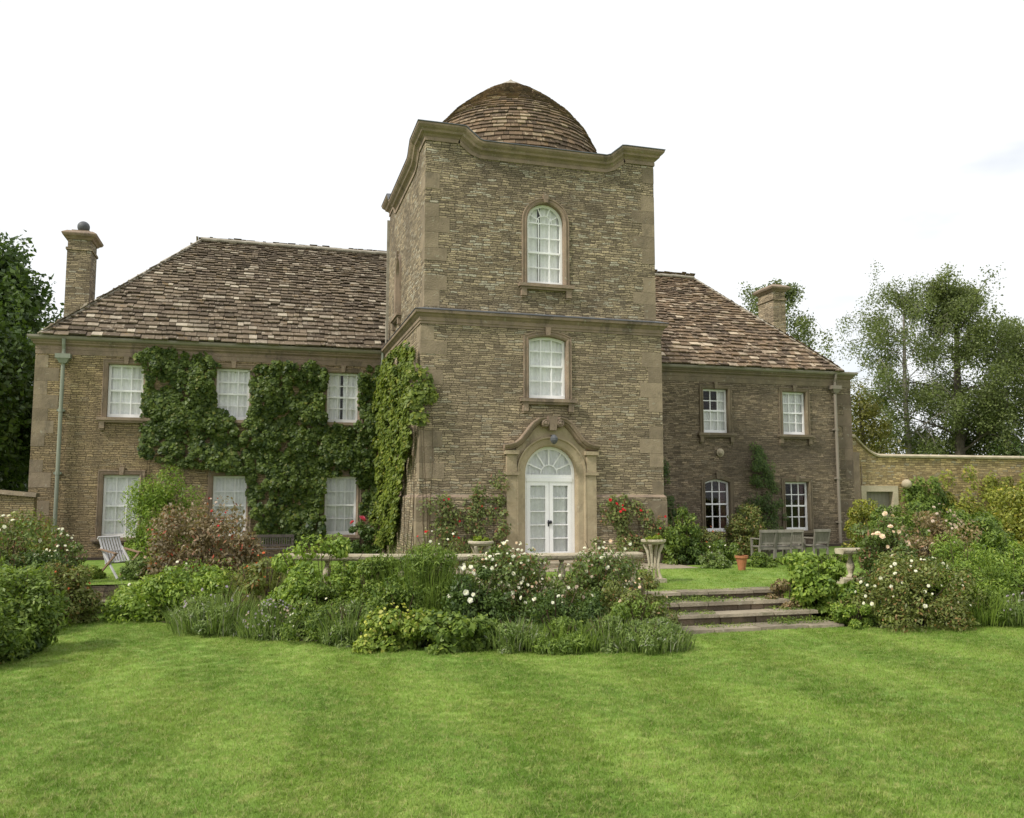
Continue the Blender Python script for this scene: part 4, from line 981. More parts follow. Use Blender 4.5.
for i, (x, y, rz, lab) in enumerate([(9.05,-.72,-.10,'grey slatted garden chair closest to the terracotta pot'), (9.52,-.78,-.22,'second grey garden chair from the terracotta pot'), (10.02,-.62,-.42,'third grey garden chair from the terracotta pot'), (10.68,-.70,-.05,'grey slatted garden chair at the downpipe end of the row')]):
    c = proto if i == 0 else copy_tree(proto); c.location = (x, y, 0); c.rotation_euler.z = rz; tag(c, lab, 'chair', 'grey garden chairs in a row on the upper lawn')
# a terracotta pot at the end of the border
e = empty('flower_pot', (7.28, -2.6, 0)); e.scale = (.88, .88, .8); tag(e, 'terracotta flower pot on the upper lawn at the end of the low border', 'pot')
m = MB(); m.lathe([(.09, 0), (.12, .2), (.15, .36), (.18, .37), (.18, .44), (.155, .44), (.14, .38), (.02, .38)], 16); m.build('pot', M['terra'], e)
V, F, T = foliage(500, .2, .2, .22, .05, 77, 10); V[:, 2] += .36; npmesh('foliage', V, F, T, M['olive'], e)
# slatted folding chair on the left
e = empty('folding_chair', (-6.62, -.45, 0), R(38)); e.scale = (.9, .9, .88); tag(e, 'silvery slatted folding garden chair with brown arms in front of the left wing', 'chair')
def P(x, y, z): return (x, y, z)
b = MB()      # back leans away from the seat; seat faces -y in local space
for i in range(8):
    x = -.24 + .48*i/7; b.bar((x, .12, .36), (x, .50, .98), .042, .016, up=(0, 1, 0))
b.bar((-.28, .49, .965), (.28, .49, .965), .07, .03, up=(0, .85, .5)); b.bar((-.27, .12, .36), (.27, .12, .36), .05, .03); b.bar((-.27, .30, .65), (.27, .30, .65), .04, .02)
b.build('backrest', M['wood_pale'], e)
s = MB()
for i in range(8): y = .10 - .072*i; s.box(-.25, .25, y-.056, y, .375 + .006*i, .395 + .006*i)
s.build('seat', M['wood_pale'], e)
for sx in (-1, 1):
    l = MB(); l.bar((sx*.29, .42, .02), (sx*.29, -.36, .60), .03, .05); l.build('leg', M['wood_brown'], e)
    l = MB(); l.bar((sx*.26, -.42, .02), (sx*.26, .36, .74), .03, .05); l.build('leg', M['wood_pale'], e)
    a = MB(); a.bar((sx*.30, .34, .70), (sx*.30, -.40, .615), .075, .025); a.build('armrest', M['wood_brown'], e)
# dark bench half hidden by the bronze shrub
e = empty('garden_bench', (-3.42, 1.9, 0), R(-3)); e.scale = (.72, 1, 1); tag(e, 'dark wooden garden bench below the creeper, half hidden by shrubs', 'bench')
b = MB(); b.bar((-.75, .2, .74), (.75, .2, .74), .03, .07, (0, 0, 1)); b.bar((-.75, .18, .5), (.75, .18, .5), .03, .05)
for i in range(18): x = -.68 + .08*i; b.bar((x, .18, .5), (x, .2, .72), .035, .014, up=(0, 1, 0))
b.build('backrest', M['wood_dark'], e); s = MB()
for i in range(5): s.box(-.75, .75, -.28+.09*i, -.28+.09*i+.075, .42, .44)
s.build('seat', M['wood_dark'], e)
for sx in (-1, 1):
    for y in (-.25, .18): l = MB(); l.box(sx*.74-.03, sx*.74+.03, y-.03, y+.03, 0, .64 if y < 0 else .76); l.build('leg', M['wood_dark'], e)
    a = MB(); a.bar((sx*.74, .2, .65), (sx*.74, -.3, .65), .06, .03); a.build('armrest', M['wood_dark'], e)

# ------------------------------------------------------------------ creepers on the walls
def in_poly(P, poly):
    x, y = P[:, 0], P[:, 1]; inside = np.zeros(len(P), bool); n = len(poly)
    for i in range(n):
        x0, y0 = poly[i]; x1, y1 = poly[(i+1) % n]
        c = ((y0 > y) != (y1 > y)) & (x < (x1-x0)*(y-y0)/(y1-y0+1e-12)+x0); inside ^= c
    return inside
def creeper(name, label, mat, poly, frame, n, ls, seed, thick=.3, K=300, holes=(), cat='creeper', asp=.8, fl=None, soft=.12, cr0=.22):
    """frame(u, z, out) -> world; poly in (u,z). Leaves hang in overlapping clumps."""
    r = np.random.default_rng(seed); A = np.array(poly); lo, hi = A.min(0), A.max(0)
    C_ = lo + (hi-lo)*r.uniform(size=(K*4, 2)); C_ = C_[in_poly(C_, poly)]
    for h in holes: C_ = C_[~((C_[:, 0] > h[0]-.02) & (C_[:, 0] < h[1]+.02) & (C_[:, 1] > h[2]) & (C_[:, 1] < h[3]))]
    C_ = C_[:K]; K = len(C_); co = thick*np.clip(.5 + .35*np.sin(C_[:, 0]*3.1 + 1.7*np.sin(C_[:, 1]*1.9)) + .3*np.sin(C_[:, 1]*5.3 + C_[:, 0]*1.3) + r.normal(size=K)*.14, .05, 1.15); cr = r.uniform(cr0*.6, cr0*1.3, K)
    idx = r.integers(0, K, n); v = r.normal(size=(n, 3)); v /= np.linalg.norm(v, axis=1)[:, None]; v[:, 2] = np.abs(v[:, 2])*.9 
    rad = (cr[idx]*r.uniform(.3, 1, n)**.5)[:, None]; q = v*rad
    u = C_[idx, 0] + q[:, 0]; z = C_[idx, 1] + q[:, 1] - .25*np.abs(q[:, 0]); o = .02 + co[idx]*.6 + q[:, 2]*.7
    nl = np.stack([v[:, 0]*.55, v[:, 1]*.45 + .45, v[:, 2]*.6 + .55], 1) + r.normal(size=(n, 3))*.28
    keep = np.ones(n, bool)
    for h in holes: keep &= ~((u > h[0]+.03) & (u < h[1]-.03) & (z > h[2]+.02) & (z < h[3]))
    keep &= (z > .02)
    u, z, o, nl, idx = u[keep], z[keep], o[keep], nl[keep], idx[keep]; n = len(u)
    O = np.array(frame(0, 0, 0)); eu = np.array(frame(1, 0, 0)) - O; ez = np.array(frame(0, 1, 0)) - O; eo = np.array(frame(0, 0, 1)) - O
    p = O + u[:, None]*eu + z[:, None]*ez + o[:, None]*eo; nm = nl[:, :1]*eu + nl[:, 1:2]*ez + nl[:, 2:]*eo; nm /= np.linalg.norm(nm, axis=1)[:, None]
    d = np.array([0, 0, -1.]) + r.normal(size=(n, 3))*.5; d -= (d*nm).sum(1)[:, None]*nm; d /= np.linalg.norm(d, axis=1)[:, None]; s = np.cross(nm, d)
    L = (ls*r.uniform(.6, 1.3, n))[:, None]; Wd = L*asp
    base = O + eu*A[:, 0].mean(); base[2] = 0
    V = np.stack([p - d*L/2, p + s*Wd/2 - nm*Wd*.15, p + d*L/2, p - s*Wd/2 - nm*Wd*.15], 1).reshape(-1, 3) - base
    F = np.arange(4*n).reshape(-1, 4); kt = r.uniform(-.2, .2, K)[idx]; t0 = np.clip(r.uniform(0, 1, n)*.7 + .15 + kt, 0, 1); T = np.repeat(np.stack([t0, r.uniform(0, 1, n), r.uniform(0, 1, n)], 1), 4, 0)
    e = empty(name, tuple(base)); tag(e, label, cat); npmesh('foliage', V, F, T, M[mat], e)
    # woody stems on the wall, from the ground up to the clumps
    m = MB(); rr_ = random.Random(seed)
    ub = A[:, 0].mean()
    for i in range(2 if name == 'climbing_creeper' else 6):
        c = C_[rr_.randrange(K)]; pts = []
        if any(h[0]-.1 < c[0] < h[1]+.1 for h in holes): continue
        for t in (0, .3, .6, 1): pts.append(np.array(frame(c[0] + .25*math.sin(i*2.1)*(1-t) + rr_.uniform(-.06, .06)*(t > 0), c[1]*t, .03)) - base)
        m.tube(pts, [.011, .009, .007, .004], 5)
    m.build('stem', M['twig'], e)
    if fl:
        def plc(rg):
            i = rg.randrange(K); return tuple(np.array(frame(C_[i, 0] + rg.uniform(-.1, .1), C_[i, 1] + rg.uniform(-.1, .1), co[i] + cr[i]*.6)) - base), tuple(eo + np.array([0, 0, .3]))
        for j, (fm, cn, sz) in enumerate(fl): blooms(e, fm, cn, sz, plc, seed + j)
    return e
fw_ = lambda u, z, o: (u, DW - o, z)
ft_ = lambda u, z, o: (u, -.04 - o, z)
fs_ = lambda u, z, o: (-.04 - o, u, z)
ivp = [(-7.3,5.8),(-7.05,6.1),(-6.26,6.05),(-5.35,5.95),(-4.95,5.6),(-5.08,5.2),(-5.0,4.5),(-4.45,4.0),(-4.1,3.95),(-4.05,4.6),(-4.1,5.3),(-4.0,5.75),(-2.0,5.85),(-1.85,5.6),(-1.88,4.9),(-1.8,3.9),(-.95,3.9),(-.8,4.6),(-.78,5.6),(-.5,5.85),(-.1,6.0),(-.1,2.2),(-.35,1.0),(-.7,1.2),(-.75,2.45),(-1.3,2.5),(-1.82,2.2),(-1.85,.55),(-2.53,.25),(-3.6,.5),(-4.0,1.35),(-4.1,2.3),(-4.87,2.55),(-5.89,2.72),(-6.56,2.77),(-7.1,2.94),(-7.15,4.5)]
winh = [(-8.1,-7.12,3.9,5.65), (-5.09,-4.11,4.35,5.62), (-1.8,-.82,4.0,5.62), (-5.09,-4.11,.5,2.4), (-1.8,-.82,.5,2.36)]
creeper('wall_ivy', 'dark green creeper covering most of the left wing around its windows', 'ivy', ivp, fw_, 52000, .12, 31, .40, 1300, winh, cr0=.145)
tvp = [(5.9,5.75),(1.92,5.75),(.05,5.5),(.0,4.6),(-.02,4.29),(.0,3.7),(.2,3.3),(.9,2.7),(1.7,2.3),(2.2,1.7),(2.3,1.1),(3.2,.5),(6.2,.2),(6.2,5.7)]
creeper('climbing_creeper', 'yellow green creeper bushing out on the side of the tower', 'ivy_t', tvp, fs_, 26000, .12, 32, .40, 600, (), cr0=.19)
creeper('climbing_shoot', 'tuft of yellow green creeper wrapping round the tower front corner', 'ivy_t', [(-.25,5.1),(.2,4.9),(.32,4.4),(.2,3.7),(-.25,3.6)], ft_, 900, .12, 33, .2, 14, (), cr0=.2)
creeper('climbing_rose', 'straggly climbing rose with small red buds left of the white door', 'climb', [(.1,1.5),(.5,1.75),(1.1,1.5),(1.3,2.2),(1.75,2.45),(2.15,2.0),(2.2,1.2),(2.0,.1),(.7,.1),(.5,.9)], ft_, 3000, .075, 34, .22, 90, (), 'climbing rose', fl=[('f_red', 5, .06)], cr0=.2)
creeper('climbing_rose', 'climbing rose with bright red blooms right of the white door', 'climb', [(4.75,1.75),(5.3,1.75),(5.9,1.45),(6.5,1.1),(6.6,.3),(5.6,.4),(5.1,.9),(4.8,1.2)], ft_, 1900, .075, 35, .2, 60, (), 'climbing rose', fl=[('f_red', 11, .085)], cr0=.19)
creeper('wall_creeper', 'thin dark creeper on the right wing next to the tower', 'deep', [(8.6,3.0),(9.6,3.1),(10.1,2.2),(10.5,1.2),(10.5,.1),(8.6,.1)], fw_, 2600, .09, 36, .2, 55, (), fl=None, cr0=.24)
creeper('wall_shrub', 'dark green ceanothus trained up the wall between the right wing windows', 'deep', [(13.2,3.55),(13.75,3.5),(13.95,2.6),(14.35,2.2),(14.45,1.0),(14.2,.1),(12.5,.1),(12.5,1.2),(13.0,1.7),(13.15,2.5)], fw_, 7500, .075, 37, .42, 90, ((11.3,12.35,.5,2.4),(14.53,15.5,.5,2.3)), 'wall shrub', asp=.5, cr0=.24)
fg_ = lambda u, z, o: (u, 6.78 - o, z)
creeper('wall_climber', 'green climber with dark glossy leaves beside the round wall lamp', 'green', [(19.9,1.1),(20.0,2.1),(20.6,2.35),(21.6,2.2),(22.2,1.9),(22.4,.1),(19.9,.1)], fg_, 5000, .12, 38, .5, 60, (), cr0=.3)
creeper('wall_climber', 'yellow green climber massed along the far right of the garden wall', 'yellowg', [(21.8,2.5),(22.8,2.7),(24.5,2.5),(26.5,2.7),(29,2.6),(31,2.4),(31,.1),(21.9,.1)], fg_, 13000, .13, 39, 1.0, 160, (), cr0=.4)

# ------------------------------------------------------------------ shrubs and flowers
LW = LZ
shrub('leafy_shrub', 'tall feathery light green shrub against the wall beside the leftmost window', -6.29, 5.12, 0, 1.11, 0.80, 2.88, 'bright', 7500, .10, 41, K=46, asp=.35)
shrub('bronze_rose', 'large coppery brown rose shrub with red hips beside the slatted chair', -4.82, -1.31, 0, 1.19, 1.00, 1.64, 'bronze', 6500, .085, 42, K=44, fl=[('f_red', 8, .05, .2), ('f_blush', 14, .06, .3)], core=.6)
shrub('lime_plant', 'small lime green plant at the foot of the left wing near the slatted chair', -7.30, -0.49, 0, 0.49, 0.41, 0.25, 'lime', 1600, .06, 43, 'plant', K=14)
shrub('box_shrub', 'bright green bushy shrub in front of the rightmost ground window of the left wing', -2.62, -5.65, -0.52, 1.06, 0.62, 1.70, 'bright', 7500, .085, 44, K=36)
shrub('pink_rose', 'rose bush with one big pink bloom beside the left wing', -1.01, 3.34, 0, 0.49, 0.42, 1.11, 'deep', 1800, .09, 45, 'rose', K=18, fl=[('f_pink', 3, .26, .85)])
shrub('orange_flowers', 'loose stand of orange red flowers between two green shrubs', -3.62, -4.70, -0.52, 0.55, 0.46, 1.22, 'olive', 1500, .09, 46, 'flowers', kind='both', fl=[('f_orange', 12, .05, .55)], K=14)
shrub('fennel', 'feathery dark green fennel standing left of the white roses', -1.05, -6.49, -0.52, 0.67, 0.57, 1.62, 'feather', 6500, .06, 47, 'plant', kind='both', K=26, asp=.2, wd=.003, spread=.25)
shrub('fennel', 'narrow feathery green plant before the tower corner', -1.63, -6.01, -0.52, 0.39, 0.33, 1.41, 'feather', 3200, .06, 48, 'plant', kind='both', K=18, asp=.2, wd=.003)
wr_ = shrub('white_rose_bush', 'big rambling rose bush smothered in white blooms along the balustrade', 0.45, -6.51, -0.52, 0.96, 0.62, 1.45, 'rose', 6000, .07, 49, 'rose', 'white rose bushes along the balustrade', fl=[('f_white', 70, .065, .25), ('f_cream', 14, .06, .3)], K=44, core=.55)
shrub('white_rose_bush', 'white flowering rose bush in front of the door, right of the fullest one', 1.85, -6.81, -0.52, 0.90, 0.62, 1.36, 'rose', 6000, .07, 50, 'rose', 'white rose bushes along the balustrade', fl=[('f_white', 44, .062, .25), ('f_blush', 14, .06, .4)], K=44, core=.55)
shrub('olive_shrub', 'rounded olive brown shrub left of the stone steps', 2.21, -7.86, -0.52, 0.59, 0.51, 1.12, 'olive', 5500, .06, 51, K=30, fl=[('f_cream', 8, .06, .5)])
shrub('rose_shrub', 'thin rose shrub under the left planter with a few white buds', -0.37, -6.17, -0.52, 0.57, 0.48, 1.26, 'rose', 2200, .065, 52, 'rose', K=20, fl=[('f_white', 8, .08, .5)])
# front edge of the main border
shrub('green_mound', 'wide bright green mound of leaves at the left end of the long border', -5.17, -3.10, -0.52, 1.29, 1.00, 1.00, 'bright', 9000, .085, 53, K=44, fl=[('f_white', 7, .06, .2)])
shrub('catmint', 'grey green lavender clump below the bronze rose', -4.35, -5.43, -0.52, 0.77, 0.62, 0.73, 'grey', 5200, .05, 54, 'plant', kind='both', K=20, asp=.2, wd=.006, fl=[('f_lilac', 10, .05, .6)])
shrub('pink_flowers', 'pale mauve pink flowering clump in the front of the long border', -3.49, -6.20, -0.52, 0.51, 0.44, 0.58, 'grey', 3000, .05, 55, 'flowers', kind='both', K=16, asp=.3, fl=[('f_lilac', 60, .035, .3), ('f_blush', 12, .05, .3)])
shrub('ground_plant', 'low mixed green plants with tiny white flowers beside the mauve clump', -2.71, -6.74, -0.52, 0.66, 0.56, 0.65, 'green', 4200, .06, 56, 'plant', K=22, asp=.4, fl=[('f_white', 12, .05, .3)])
shrub('grey_plant', 'soft grey green plant between the mauve flowers and the lime plant', -2.37, -7.16, -0.52, 0.42, 0.36, 0.66, 'grey', 2600, .05, 57, 'plant', kind='both', K=14, asp=.25)
shrub('lady_mantle', 'lime yellow lady mantle clump at the front edge of the border', -1.76, -7.65, -0.52, 0.61, 0.52, 0.63, 'lime', 4200, .075, 58, 'plant', K=20, asp=.8, fl=[('f_lime', 40, .05, .3)])
shrub('broadleaf_plant', 'dense dark green broadleaf plant right of the lime yellow clump', -0.93, -8.00, -0.52, 0.76, 0.62, 0.50, 'green', 4200, .10, 59, 'plant', K=26, asp=.75)
shrub('white_bush', 'low green bush with single white roses behind the broadleaf plant', -0.38, -7.11, -0.52, 0.58, 0.49, 1.12, 'deep', 2600, .07, 60, 'shrub', K=20, fl=[('f_white', 7, .09, .5)])
shrub('catmint', 'grey green spiky catmint clump nearest the broadleaf plant', -0.02, -8.37, -0.52, 0.49, 0.42, 0.50, 'grey', 3000, .05, 61, 'plant', 'catmint clumps along the border front', kind='both', K=14, asp=.2)
shrub('catmint', 'grey green catmint clump in the middle below the white roses', 0.67, -8.57, -0.52, 0.61, 0.52, 0.45, 'feather', 3600, .05, 62, 'plant', 'catmint clumps along the border front', kind='both', K=18, asp=.25)
shrub('catmint', 'catmint clump below the second white rose bush', 1.38, -8.62, -0.52, 0.54, 0.46, 0.51, 'grey', 3200, .05, 63, 'plant', 'catmint clumps along the border front', kind='both', K=16, asp=.2)
shrub('catmint', 'grey green catmint mound at the foot of the steps', 1.94, -8.94, -0.52, 0.62, 0.53, 0.44, 'grey', 4500, .05, 64, 'plant', 'catmint clumps along the border front', kind='both', K=20, asp=.22)
shrub('edging_plant', 'small leafy plant filling the border below the fennel', -1.51, -6.99, -0.52, 0.66, 0.56, 0.97, 'green', 3000, .07, 65, 'plant', K=20)
shrub('edging_plant', 'mid green plant under the white roses, behind the catmint', 0.87, -7.68, -0.52, 0.98, 0.62, 0.87, 'deep', 3800, .065, 66, 'plant', K=22, asp=.4, fl=[('f_white', 6, .07, .5)])
# right of the steps
shrub('hydrangea', 'rounded glossy green hydrangea right of the steps', 6.42, -6.78, -0.35, 0.72, 0.61, 1.05, 'bright', 6500, .095, 71, K=34, asp=.65)
shrub('reddish_shrub', 'small reddish brown shrub tucked in before the green hydrangea', 5.68, -6.78, -0.52, 0.38, 0.33, 0.79, 'bronze2', 2200, .06, 72, K=16)
shrub('white_flower_shrub', 'wide low shrub dotted with small white flowers right of the steps', 7.43, -7.92, -0.52, 1.29, 1.00, 1.22, 'olive', 9500, .06, 73, K=46, fl=[('f_white', 48, .065, .3)], core=.6)
shrub('cream_rose', 'rose with large cream pink blooms over the right balustrade', 7.94, -6.70, 0, 0.60, 0.51, 1.39, 'rose', 3200, .075, 74, 'rose', K=26, fl=[('f_cream', 18, .105, .5)])
shrub('pinkish_shrub', 'dull pink flowering shrub behind the right balustrade', 9.26, -6.67, 0, 0.73, 0.62, 1.55, 'bronze2', 4200, .07, 75, K=28, fl=[('f_blush', 30, .07, .5)])
shrub('euphorbia', 'tall feathery fresh green plants at the right edge of the border', 8.90, -7.61, -0.52, 0.87, 0.62, 1.57, 'bright', 8500, .07, 76, 'plant', K=46, asp=.34)
shrub('euphorbia', 'feathery green plants beside the dull pink shrub, partly out of frame', 10.32, -7.50, -0.52, 0.89, 0.62, 1.41, 'bright', 6500, .07, 77, 'plant', K=40, asp=.34)
shrub('grey_mound', 'low grey green mound at the front of the far right border', 8.66, -8.27, -0.52, 0.58, 0.50, 0.63, 'feather', 4200, .05, 78, 'plant', kind='both', K=20, asp=.25)
shrub('grey_mound', 'grey leaved plant cut by the right edge of the picture', 9.27, -8.56, -0.52, 0.58, 0.49, 0.57, 'grey', 3600, .05, 79, 'plant', kind='both', K=20, asp=.25, fl=[('f_lilac', 12, .05, .4)])
shrub('edging_plant', 'low light green plant at the right foot of the steps', 6.28, -7.90, -0.52, 0.40, 0.34, 0.45, 'bright', 2200, .065, 80, 'plant', K=14)
shrub('yellow_bush', 'yellow green bush at the right corner of the house', 14.14, 1.55, 0, 0.71, 0.61, 1.72, 'yellowg', 5500, .09, 81, K=36)
shrub('border_shrub', 'green leafy shrub in front of the grey door in the garden wall', 12.50, -1.12, 0, 0.69, 0.59, 1.06, 'green', 4500, .09, 82, K=30)
shrub('border_shrub', 'broad mid green bush left of the euphorbias', 11.36, -3.93, 0, 0.96, 0.82, 1.01, 'olive', 6500, .08, 83, K=40, fl=[('f_blush', 14, .07, .4)])
shrub('border_shrub', 'dark green bush by the wall beyond the euphorbias', 14.02, -2.61, 0, 1.12, 0.96, 1.36, 'green', 9000, .10, 84, K=50)
shrub('border_shrub', 'large yellow green bush beneath the far garden wall', 17.74, -0.55, 0, 1.35, 1.00, 1.90, 'yellowg', 10000, .11, 85, K=50)
# border along the right wing
for i, (x, y, rx, h, mt, lab) in enumerate([(7.0,-.5,.5,.75,'deep','dark leafy plant hugging the right corner of the tower'), (7.75,-.9,.55,.6,'green','green border plant with white flowers next to the tower corner plant'), (8.0,.6,.6,.95,'olive','brownish green border plant behind the white flowered one'), (8.2,-1.9,.38,.36,'green','low green plant beside the terracotta pot'), (7.0,-1.8,.45,.42,'grey','low grey green plant at the front of the right wing border')]):
    shrub('border_plant', lab, x, y, 0, rx, rx*.8, h, mt, 2600, .07, 90+i, 'plant', 'plants in the border along the right wing', K=18, fl=[('f_white', 8, .06, .4)] if i == 1 else ([('f_orange', 5, .06, .5)] if i == 2 else None))
shrub('light_shrub', 'light green loose shrub left of the row of grey chairs', 9.52, 0.90, 0, 0.57, 0.48, 1.55, 'olive', 4200, .07, 96, K=28)
for i, (x, y, rx, ry, h, lab) in enumerate([(9.2,-1.55,.75,.22,.24,'low strip of leafy ground cover before the grey chairs'), (10.6,-1.4,.8,.22,.26,'low leafy ground cover before the last grey chair')]):
    shrub('ground_cover', lab, x, y, 0, rx, ry, h, 'green', 1700, .06, 100+i, 'plant', K=16)
shrub('climbing_plant', 'bushy green climber low on the tower right corner', 6.87, -0.42, 0, 0.51, 0.43, 1.68, 'green', 3600, .08, 98, K=26)
# beds at the left
shrub('large_shrub', 'big dense dark green shrub at the left edge of the lawn', -7.26, -6.47, -0.52, 0.78, 0.62, 1.24, 'green', 9500, .075, 110, K=44)
shrub('large_shrub', 'dark green shrub cut by the left edge, nearest the camera', -7.44, -7.57, -0.52, 0.77, 0.62, 0.99, 'green', 6500, .075, 111, K=36)
shrub('white_rose', 'tall loose rose with a few white blooms at the left edge', -8.23, -2.73, -0.52, 0.81, 0.62, 1.90, 'rose', 5200, .075, 112, 'rose', K=36, fl=[('f_white', 8, .085, .5)])
shrub('brown_shrub', 'brownish green shrub between the big left shrub and the small stone step', -7.09, -3.69, -0.52, 0.58, 0.50, 1.18, 'olive', 5200, .06, 113, K=32, fl=[('f_orange', 6, .05, .5)])
shrub('white_phlox', 'pale white phlox below the green downpipe', -7.56, -1.46, -0.52, 0.44, 0.37, 1.62, 'rose', 3200, .07, 114, 'flowers', K=26, fl=[('f_white', 30, .055, .6)])
shrub('edging_plant', 'low soft green plant next to the small stone step', -7.05, -2.34, -0.52, 0.44, 0.38, 0.45, 'feather', 2400, .05, 115, 'plant', kind='both', K=14, asp=.3)
shrub('edging_plant', 'low bright green plant at the right of the small stone step', -6.13, -2.29, -0.52, 0.34, 0.29, 0.62, 'grey', 2400, .06, 116, 'plant', kind='both', K=14, asp=.3)
shrub('green_shrub', 'mid green leafy shrub in front of the white rose at the left edge', -7.85, -4.73, -0.52, 0.76, 0.62, 1.44, 'bright', 6000, .075, 117, K=36)
shrub('wall_shrub', 'pale green shrub before the boundary wall at far left', -9.38, 2.63, 0, 1.12, 0.95, 1.29, 'olive', 5200, .085, 118, K=34, fl=[('f_white', 8, .1, .5)])
shrub('edging_plant', 'grey green plant tucked behind the green mound by the slatted chair', -6.04, -1.17, 0, 0.50, 0.43, 0.47, 'grey', 2600, .06, 119, 'plant', K=18, fl=[('f_cream', 6, .07, .5)])

shrub('box_shrub', 'low olive green shrub filling in behind the orange flowers', -3.58, -3.46, 0, 0.67, 0.57, 0.59, 'olive', 2600, 0.06, 400, 'shrub', K=18)
shrub('dark_shrub', 'dark green shrub standing among the feathery plants before the tower corner', -0.79, -5.84, -0.52, 0.78, 0.60, 1.34, 'deep', 5200, 0.065, 401, 'shrub', K=34)
shrub('green_shrub', 'leafy mid green shrub before the balustrade between the lime green shrub and the fennel', -1.84, -6.16, -0.52, 0.48, 0.41, 1.26, 'green', 4200, 0.07, 402, 'shrub', K=28)
shrub('rose_shrub', 'leggy rose leaves filling behind the right end of the balustrade', 2.14, -6.58, -0.52, 0.71, 0.60, 1.32, 'rose', 4600, 0.065, 403, 'rose', K=34, fl=[('f_white', 12, .09, .45), ('f_cream', 8, .06, .4)])
shrub('green_shrub', 'small green shrub below the bright green bushy one', -2.72, -6.22, -0.52, 0.49, 0.41, 0.95, 'green', 3200, 0.065, 404, 'shrub', K=22)
shrub('green_shrub', 'bright leafy plant right of the wide green mound', -4.36, -4.38, -0.52, 0.55, 0.47, 0.91, 'bright', 3600, 0.07, 405, 'shrub', K=24)
shrub('feather_plant', 'feathery grey green plant below the olive brown shrub', 1.95, -8.31, -0.52, 0.60, 0.51, 0.76, 'feather', 3200, 0.05, 406, 'plant', K=22)
shrub('rose_shrub', 'dark rose leaves under the cream pink blooms', 8.04, -7.26, -0.3, 0.90, 0.60, 1.07, 'deep', 5200, 0.07, 407, 'shrub', K=34)
shrub('green_shrub', 'fresh green leafy shrub behind the grey green mound at the right', 8.41, -7.89, -0.52, 0.84, 0.60, 1.06, 'bright', 5200, 0.07, 408, 'shrub', K=34, asp=.35)
shrub('green_shrub', 'leafy shrub at the right edge under the yellow green bushes', 11.19, -7.02, -0.52, 0.93, 0.60, 1.06, 'green', 5200, 0.075, 409, 'shrub', K=34)
shrub('green_shrub', 'dark leafy shrub behind the brownish one in the left bed', -7.59, -2.71, -0.52, 0.57, 0.49, 1.29, 'deep', 4200, 0.07, 410, 'shrub', K=28)
shrub('green_shrub', 'low dark green foliage at the very front of the left bed', -7.18, -6.81, -0.52, 0.54, 0.46, 0.59, 'deep', 5200, 0.07, 411, 'shrub', K=28)
shrub('phlox', 'tall pink budded rose stems just before the tower corner', -0.34, -3.98, 0, 0.70, 0.59, 1.16, 'climb', 1300, 0.06, 412, 'flowers', K=26, fl=[('f_red', 5, .07, .5), ('f_white', 8, .06, .6)])
shrub('rose_shrub', 'wispy rose stems rising past the door at the balustrade', 2.81, -5.21, 0, 0.89, 0.60, 0.94, 'climb', 1900, 0.06, 413, 'rose', K=30, fl=[('f_white', 7, .08, .6), ('f_cream', 5, .07, .5)])
shrub('border_shrub', 'green shrub behind the cream roses near the corner of the right wing', 13.88, -0.16, 0, 0.96, 0.60, 1.64, 'green', 4200, 0.09, 414, 'shrub', K=30)

# ------------------------------------------------------------------ ground cover that closes the beds
def ground_cover(label, poly, n, hmax, seed, z0, mat, ls=.07):
    r = np.random.default_rng(seed); A = np.array(poly); lo, hi = A.min(0), A.max(0)
    K = int(n/55); C_ = lo + (hi-lo)*r.uniform(size=(K*6, 2)); C_ = C_[in_poly(C_, poly)][:K]; K = len(C_); ch = r.uniform(.35, 1, K)*hmax; cr = r.uniform(.14, .3, K)
    idx = r.integers(0, K, n); v = r.normal(size=(n, 3)); v /= np.linalg.norm(v, axis=1)[:, None]; v[:, 2] = np.abs(v[:, 2])
    q = v * (r.uniform(.4, 1, n)**.5)[:, None]; p = np.stack([C_[idx, 0] + q[:, 0]*cr[idx], C_[idx, 1] + q[:, 1]*cr[idx], z0 + .01 + q[:, 2]*ch[idx]], 1)
    nm = v + np.array([0, 0, .6]) + r.normal(size=(n, 3))*.4; nm /= np.linalg.norm(nm, axis=1)[:, None]
    d = np.cross(nm, r.normal(size=(n, 3))); d /= np.linalg.norm(d, axis=1)[:, None]; s = np.cross(nm, d); L = (ls*r.uniform(.6, 1.3, n))[:, None]; Wd = L*.55
    V = np.stack([p - d*L/2, p + s*Wd/2 - nm*Wd*.15, p + d*L/2, p - s*Wd/2 - nm*Wd*.15], 1).reshape(-1, 3); V[:, 2] = np.maximum(V[:, 2], z0 + .005)
    kt = r.uniform(-.25, .25, K)[idx]; T = np.repeat(np.stack([np.clip(r.uniform(0, 1, n)*.7+.15+kt, 0, 1), r.uniform(0, 1, n), r.uniform(0, 1, n)], 1), 4, 0)
    tag(npmesh('ground_cover', V, np.arange(4*n).reshape(-1, 4), T, M[mat]), label, 'ground cover', kind='stuff')
ground_cover('mixed low leaves filling the long border between its shrubs', [(-6.0,-2.5),(-5.3,-2.5),(-4.3,-4.1),(-3.5,-4.8),(-1.7,-5.5),(.3,-6.1),(3.0,-6.5),(2.9,-7.5),(2.3,-8.75),(1.1,-8.6),(-.3,-8.1),(-1.6,-7.45),(-2.8,-6.7),(-3.75,-5.7),(-5.1,-4.1),(-5.8,-2.9)], 26000, .42, 501, LZ, 'green')
ground_cover('mixed low leaves filling the border right of the steps', [(6.35,-6.6),(15,-6.6),(15,-6.9),(12,-7.2),(10.0,-7.6),(8.3,-7.95),(6.9,-8.0),(6.4,-7.8)], 15000, .42, 502, LZ, 'green')
